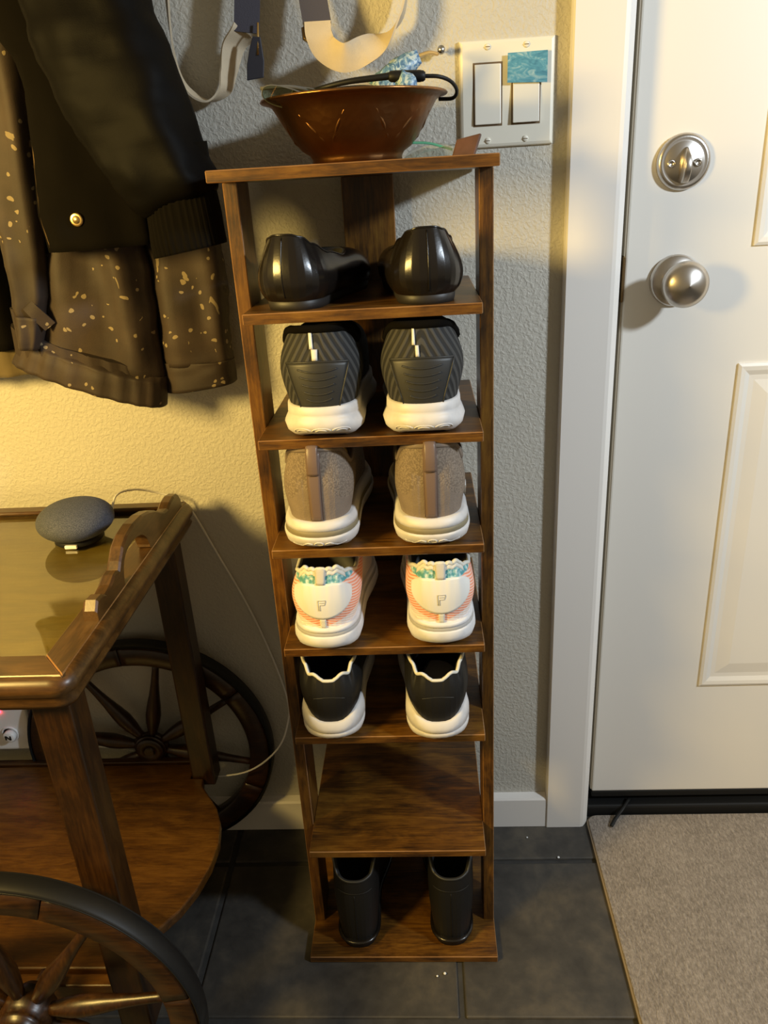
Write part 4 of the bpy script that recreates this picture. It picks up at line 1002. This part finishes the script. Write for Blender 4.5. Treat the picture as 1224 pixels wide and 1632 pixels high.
obj('webbing', ribbon([at(490, -140, Y=-0.030), at(494, -60, Y=-0.034), at(498, -8, Y=-0.040), at(506, 40, Y=-0.046)], [(1, 0.1, 0)] * 4, 0.032, 0.0030), 'navy_webbing', s2)
obj('loop', ribbon([at(506, 34, Y=-0.048), at(508, 55, Y=-0.050), at(520, 78, Y=-0.052), at(548, 92, Y=-0.056), at(580, 80, Y=-0.050), at(610, 62, Y=-0.042), at(634, 35, Y=-0.036), at(646, 0, Y=-0.030), at(652, -80, Y=-0.026), at(655, -150, Y=-0.024)],
    [(1, 0.1, 0.0), (1, 0.1, 0.10), (0.75, -0.2, 0.75), (0.42, -0.35, 0.95), (0.30, 0.25, 0.95), (0.30, 0.75, 0.75), (0.15, 1, 0.2), (0.05, 1, 0), (0, 1, 0), (0, 1, 0)], 0.030), 'beige_canvas', s2)
obj('buckle', MB().tube([at(484, 44, Y=-0.040), at(486, 62, Y=-0.042), at(493, 66, Y=-0.044)], 0.0028, 8), 'dark_brass', s2)
obj('buckle_bar', MB().tube([at(485, 64, Y=-0.045), at(496, 66, Y=-0.047)], 0.0013, 8), 'brass', s2)

# ------------------------------------------------------------------ hanging jackets
def cloth(rows, seed, n=44, sub=5, fold=0.006, nf=5, wr=0.003, cap=False, smooth=True):
    """garment tube: rows = [(left px, right px, Y, depth)]; folds run down its length"""
    key = []
    for (lp, rp, Y, b) in rows: key.append((at(*lp, Y=Y), at(*rp, Y=Y), b))
    Ls = smooth_path([k[0] for k in key], sub); Rs = smooth_path([k[1] for k in key], sub); rings = []
    m_ = len(Ls)
    for k in range(m_):
        f = k / (m_ - 1) * (len(key) - 1); i = min(int(f), len(key) - 2); b = lerp(key[i][2], key[i + 1][2], f - i)
        c = (Ls[k] + Rs[k]) / 2; ax = (Rs[k] - Ls[k]) / 2; r = []
        for q in range(n):
            a = 2 * PI * q / n; ca, sa = math.cos(a), math.sin(a)
            ex = math.copysign(abs(ca) ** 0.85, ca); ey = math.copysign(abs(sa) ** 0.85, sa)
            dpt = b + fold * math.sin(nf * a + seed + k / m_ * 1.6) * abs(sa) ** 0.5 + fold * 0.8 * noise.noise(Vector((ca * 2.2, seed, k / m_ * 3.0)))
            p = c + ax * ex + Vector((0, -1, 0)) * ey * dpt
            w_ = wr * (noise.noise(p * 28 + Vector((seed, 0, 0))) + 0.6 * noise.noise(Vector((p.x * 30, p.y * 30, p.z * 75 + seed))))
            r.append(p + (ax.normalized() * ca + Vector((0, -1, 0)) * sa) * w_)
        rings.append(r)
    mb = MB().loft(rings, True, True, cap, smooth)
    # turned-in edge so that the open end has thickness
    last = rings[-1]; cc = sum(last, Vector()) / n
    inner = [p + (cc - p) * 0.07 for p in last]; up_ = [p + (cc - p) * 0.10 + Vector((0, 0, 0.05)) for p in last]
    mb.loft([last, inner, up_], True, False, True, smooth)
    return mb
# black coat furthest left, mostly out of frame
jc = thing('dark_coat', 'dark coat at the frame edge behind the splattered jacket', 'coat', tuple(at(-30, 450, Y=-0.06)))
obj('body', cloth([((-70, -160), (0, -160), -0.040, 0.030), ((-65, 100), (5, 100), -0.040, 0.030), ((-60, 340), (8, 340), -0.040, 0.030), ((-55, 480), (24, 470), -0.040, 0.028), ((-50, 562), (40, 552), -0.040, 0.024)], 2.0), 'black_wool', jc)
# paint-splattered canvas jacket
jb = thing('canvas_jacket', 'brown paint-splattered canvas work jacket hanging below the black jacket', 'jacket', tuple(at(150, 480, Y=-0.1)))
sl2 = obj('sleeve', cloth([((40, -160), (150, -160), -0.046, 0.030), ((110, 60), (215, 60), -0.046, 0.032), ((170, 210), (295, 205), -0.046, 0.034), ((212, 330), (343, 325), -0.046, 0.036), ((232, 400), (352, 385), -0.046, 0.036), ((244, 470), (360, 465), -0.046, 0.036), ((254, 540), (368, 535), -0.046, 0.036), ((260, 578), (371, 574), -0.046, 0.034)], 5.0, fold=0.006, nf=4), 'splattered_canvas', jb)
obj('cuff', cloth([((259, 572), (372, 570), -0.046, 0.037), ((261, 590), (374, 582), -0.046, 0.0375), ((266, 621), (377, 606), -0.046, 0.036)], 5.0, fold=0.002, nf=4, wr=0.001), 'splattered_canvas', sl2)
obj('back_hem', cloth([((-50, 530), (45, 530), -0.034, 0.022), ((-48, 570), (56, 565), -0.034, 0.024), ((-46, 602), (63, 592), -0.034, 0.022)], 8.0, nf=9, fold=0.004), 'olive_canvas', jb)
bd = obj('body', cloth([((20, -160), (190, -160), -0.074, 0.034), ((40, 100), (205, 110), -0.074, 0.034), ((60, 330), (222, 340), -0.074, 0.036), ((64, 410), (238, 430), -0.074, 0.040), ((56, 475), (252, 520), -0.075, 0.040), ((40, 534), (263, 608), -0.076, 0.032)], 1.3, fold=0.0095, nf=6, wr=0.004), 'splattered_canvas', jb)
obj('hem_band', cloth([((40, 526), (264, 600), -0.076, 0.0300), ((38, 534), (266, 608), -0.076, 0.0440), ((33, 548), (266, 620), -0.076, 0.0455), ((23, 572), (265, 646), -0.076, 0.0445)], 1.3, n=90, fold=0.0025, nf=22, wr=0.0008), 'splattered_canvas', bd)
sl1 = obj('sleeve', cloth([((-90, -160), (10, -160), -0.118, 0.021), ((-60, 60), (32, 70), -0.118, 0.022), ((-35, 180), (48, 185), -0.118, 0.023), ((-15, 300), (62, 305), -0.118, 0.023), ((4, 395), (72, 400), -0.118, 0.021), ((20, 455), (76, 460), -0.117, 0.020), ((28, 505), (72, 510), -0.116, 0.018)], 3.7, fold=0.003, nf=4, wr=0.003), 'splattered_canvas', jb)
obj('cuff', cloth([((27, 500), (74, 505), -0.116, 0.020), ((30, 525), (70, 530), -0.115, 0.0195), ((33, 553), (64, 556), -0.114, 0.018)], 3.7, fold=0.002, nf=5, wr=0.001), 'splattered_canvas', sl1)
obj('waist_tab', ribbon([at(44, 486, Y=-0.133), at(58, 500, Y=-0.131), at(80, 520, Y=-0.122)], [(0.6, 0, 0.8)] * 3, 0.016, 0.003), 'splattered_canvas', jb)
# black bomber jacket in front
ja = thing('bomber_jacket', 'black bomber jacket with ribbed cuff and brass snap hanging in front', 'jacket', tuple(at(180, 200, Y=-0.2)))
bj = obj('body', cloth([((-90, -160), (140, -160), -0.138, 0.030), ((-55, -40), (160, -40), -0.138, 0.032), ((-5, 58), (172, 58), -0.138, 0.032), ((32, 105), (185, 108), -0.138, 0.032), ((47, 180), (206, 180), -0.138, 0.032), ((56, 260), (226, 255), -0.138, 0.032), ((62, 330), (240, 322), -0.138, 0.030), ((80, 402), (248, 388), -0.138, 0.026)], 0.6, fold=0.006, nf=3, wr=0.002), 'black_wool', ja)
sn = at(123, 350, Y=-0.1700)
obj('snap_button', MB().lathe([(0.0075, -0.004), (0.0075, 0.002), (0.0062, 0.0035), (0.0048, 0.0028), (0.0040, 0.0036), (0.0, 0.0040)], sn, (0, -1, 0), 24), 'brass', ja)
zp = smooth_path([at(50, 195, Y=-0.152), at(60, 290, Y=-0.152), at(68, 350, Y=-0.150), at(82, 395, Y=-0.148)], 6)
obj('zip', MB().tube(zp, 0.0022, 6), 'dark_brass', ja)
slv = obj('sleeve', cloth([((-10, -160), (200, -160), -0.165, 0.040), ((35, 0), (240, -4), -0.172, 0.042), ((62, 85), (270, 72), -0.178, 0.043), ((95, 160), (293, 140), -0.180, 0.044), ((140, 235), (315, 208), -0.180, 0.045), ((188, 300), (336, 264), -0.180, 0.044), ((222, 338), (344, 292), -0.179, 0.038), ((236, 348), (343, 304), -0.178, 0.030)], 4.4, fold=0.005, nf=3, wr=0.004), 'black_sateen', ja)
cf = obj('ribbed_cuff', cloth([((236, 338), (343, 300), -0.178, 0.030), ((240, 365), (350, 330), -0.178, 0.0315), ((244, 392), (356, 362), -0.178, 0.0315), ((248, 412), (361, 386), -0.178, 0.030)], 4.4, n=120, fold=0.0012, nf=40, wr=0.0005), 'black_wool', slv)
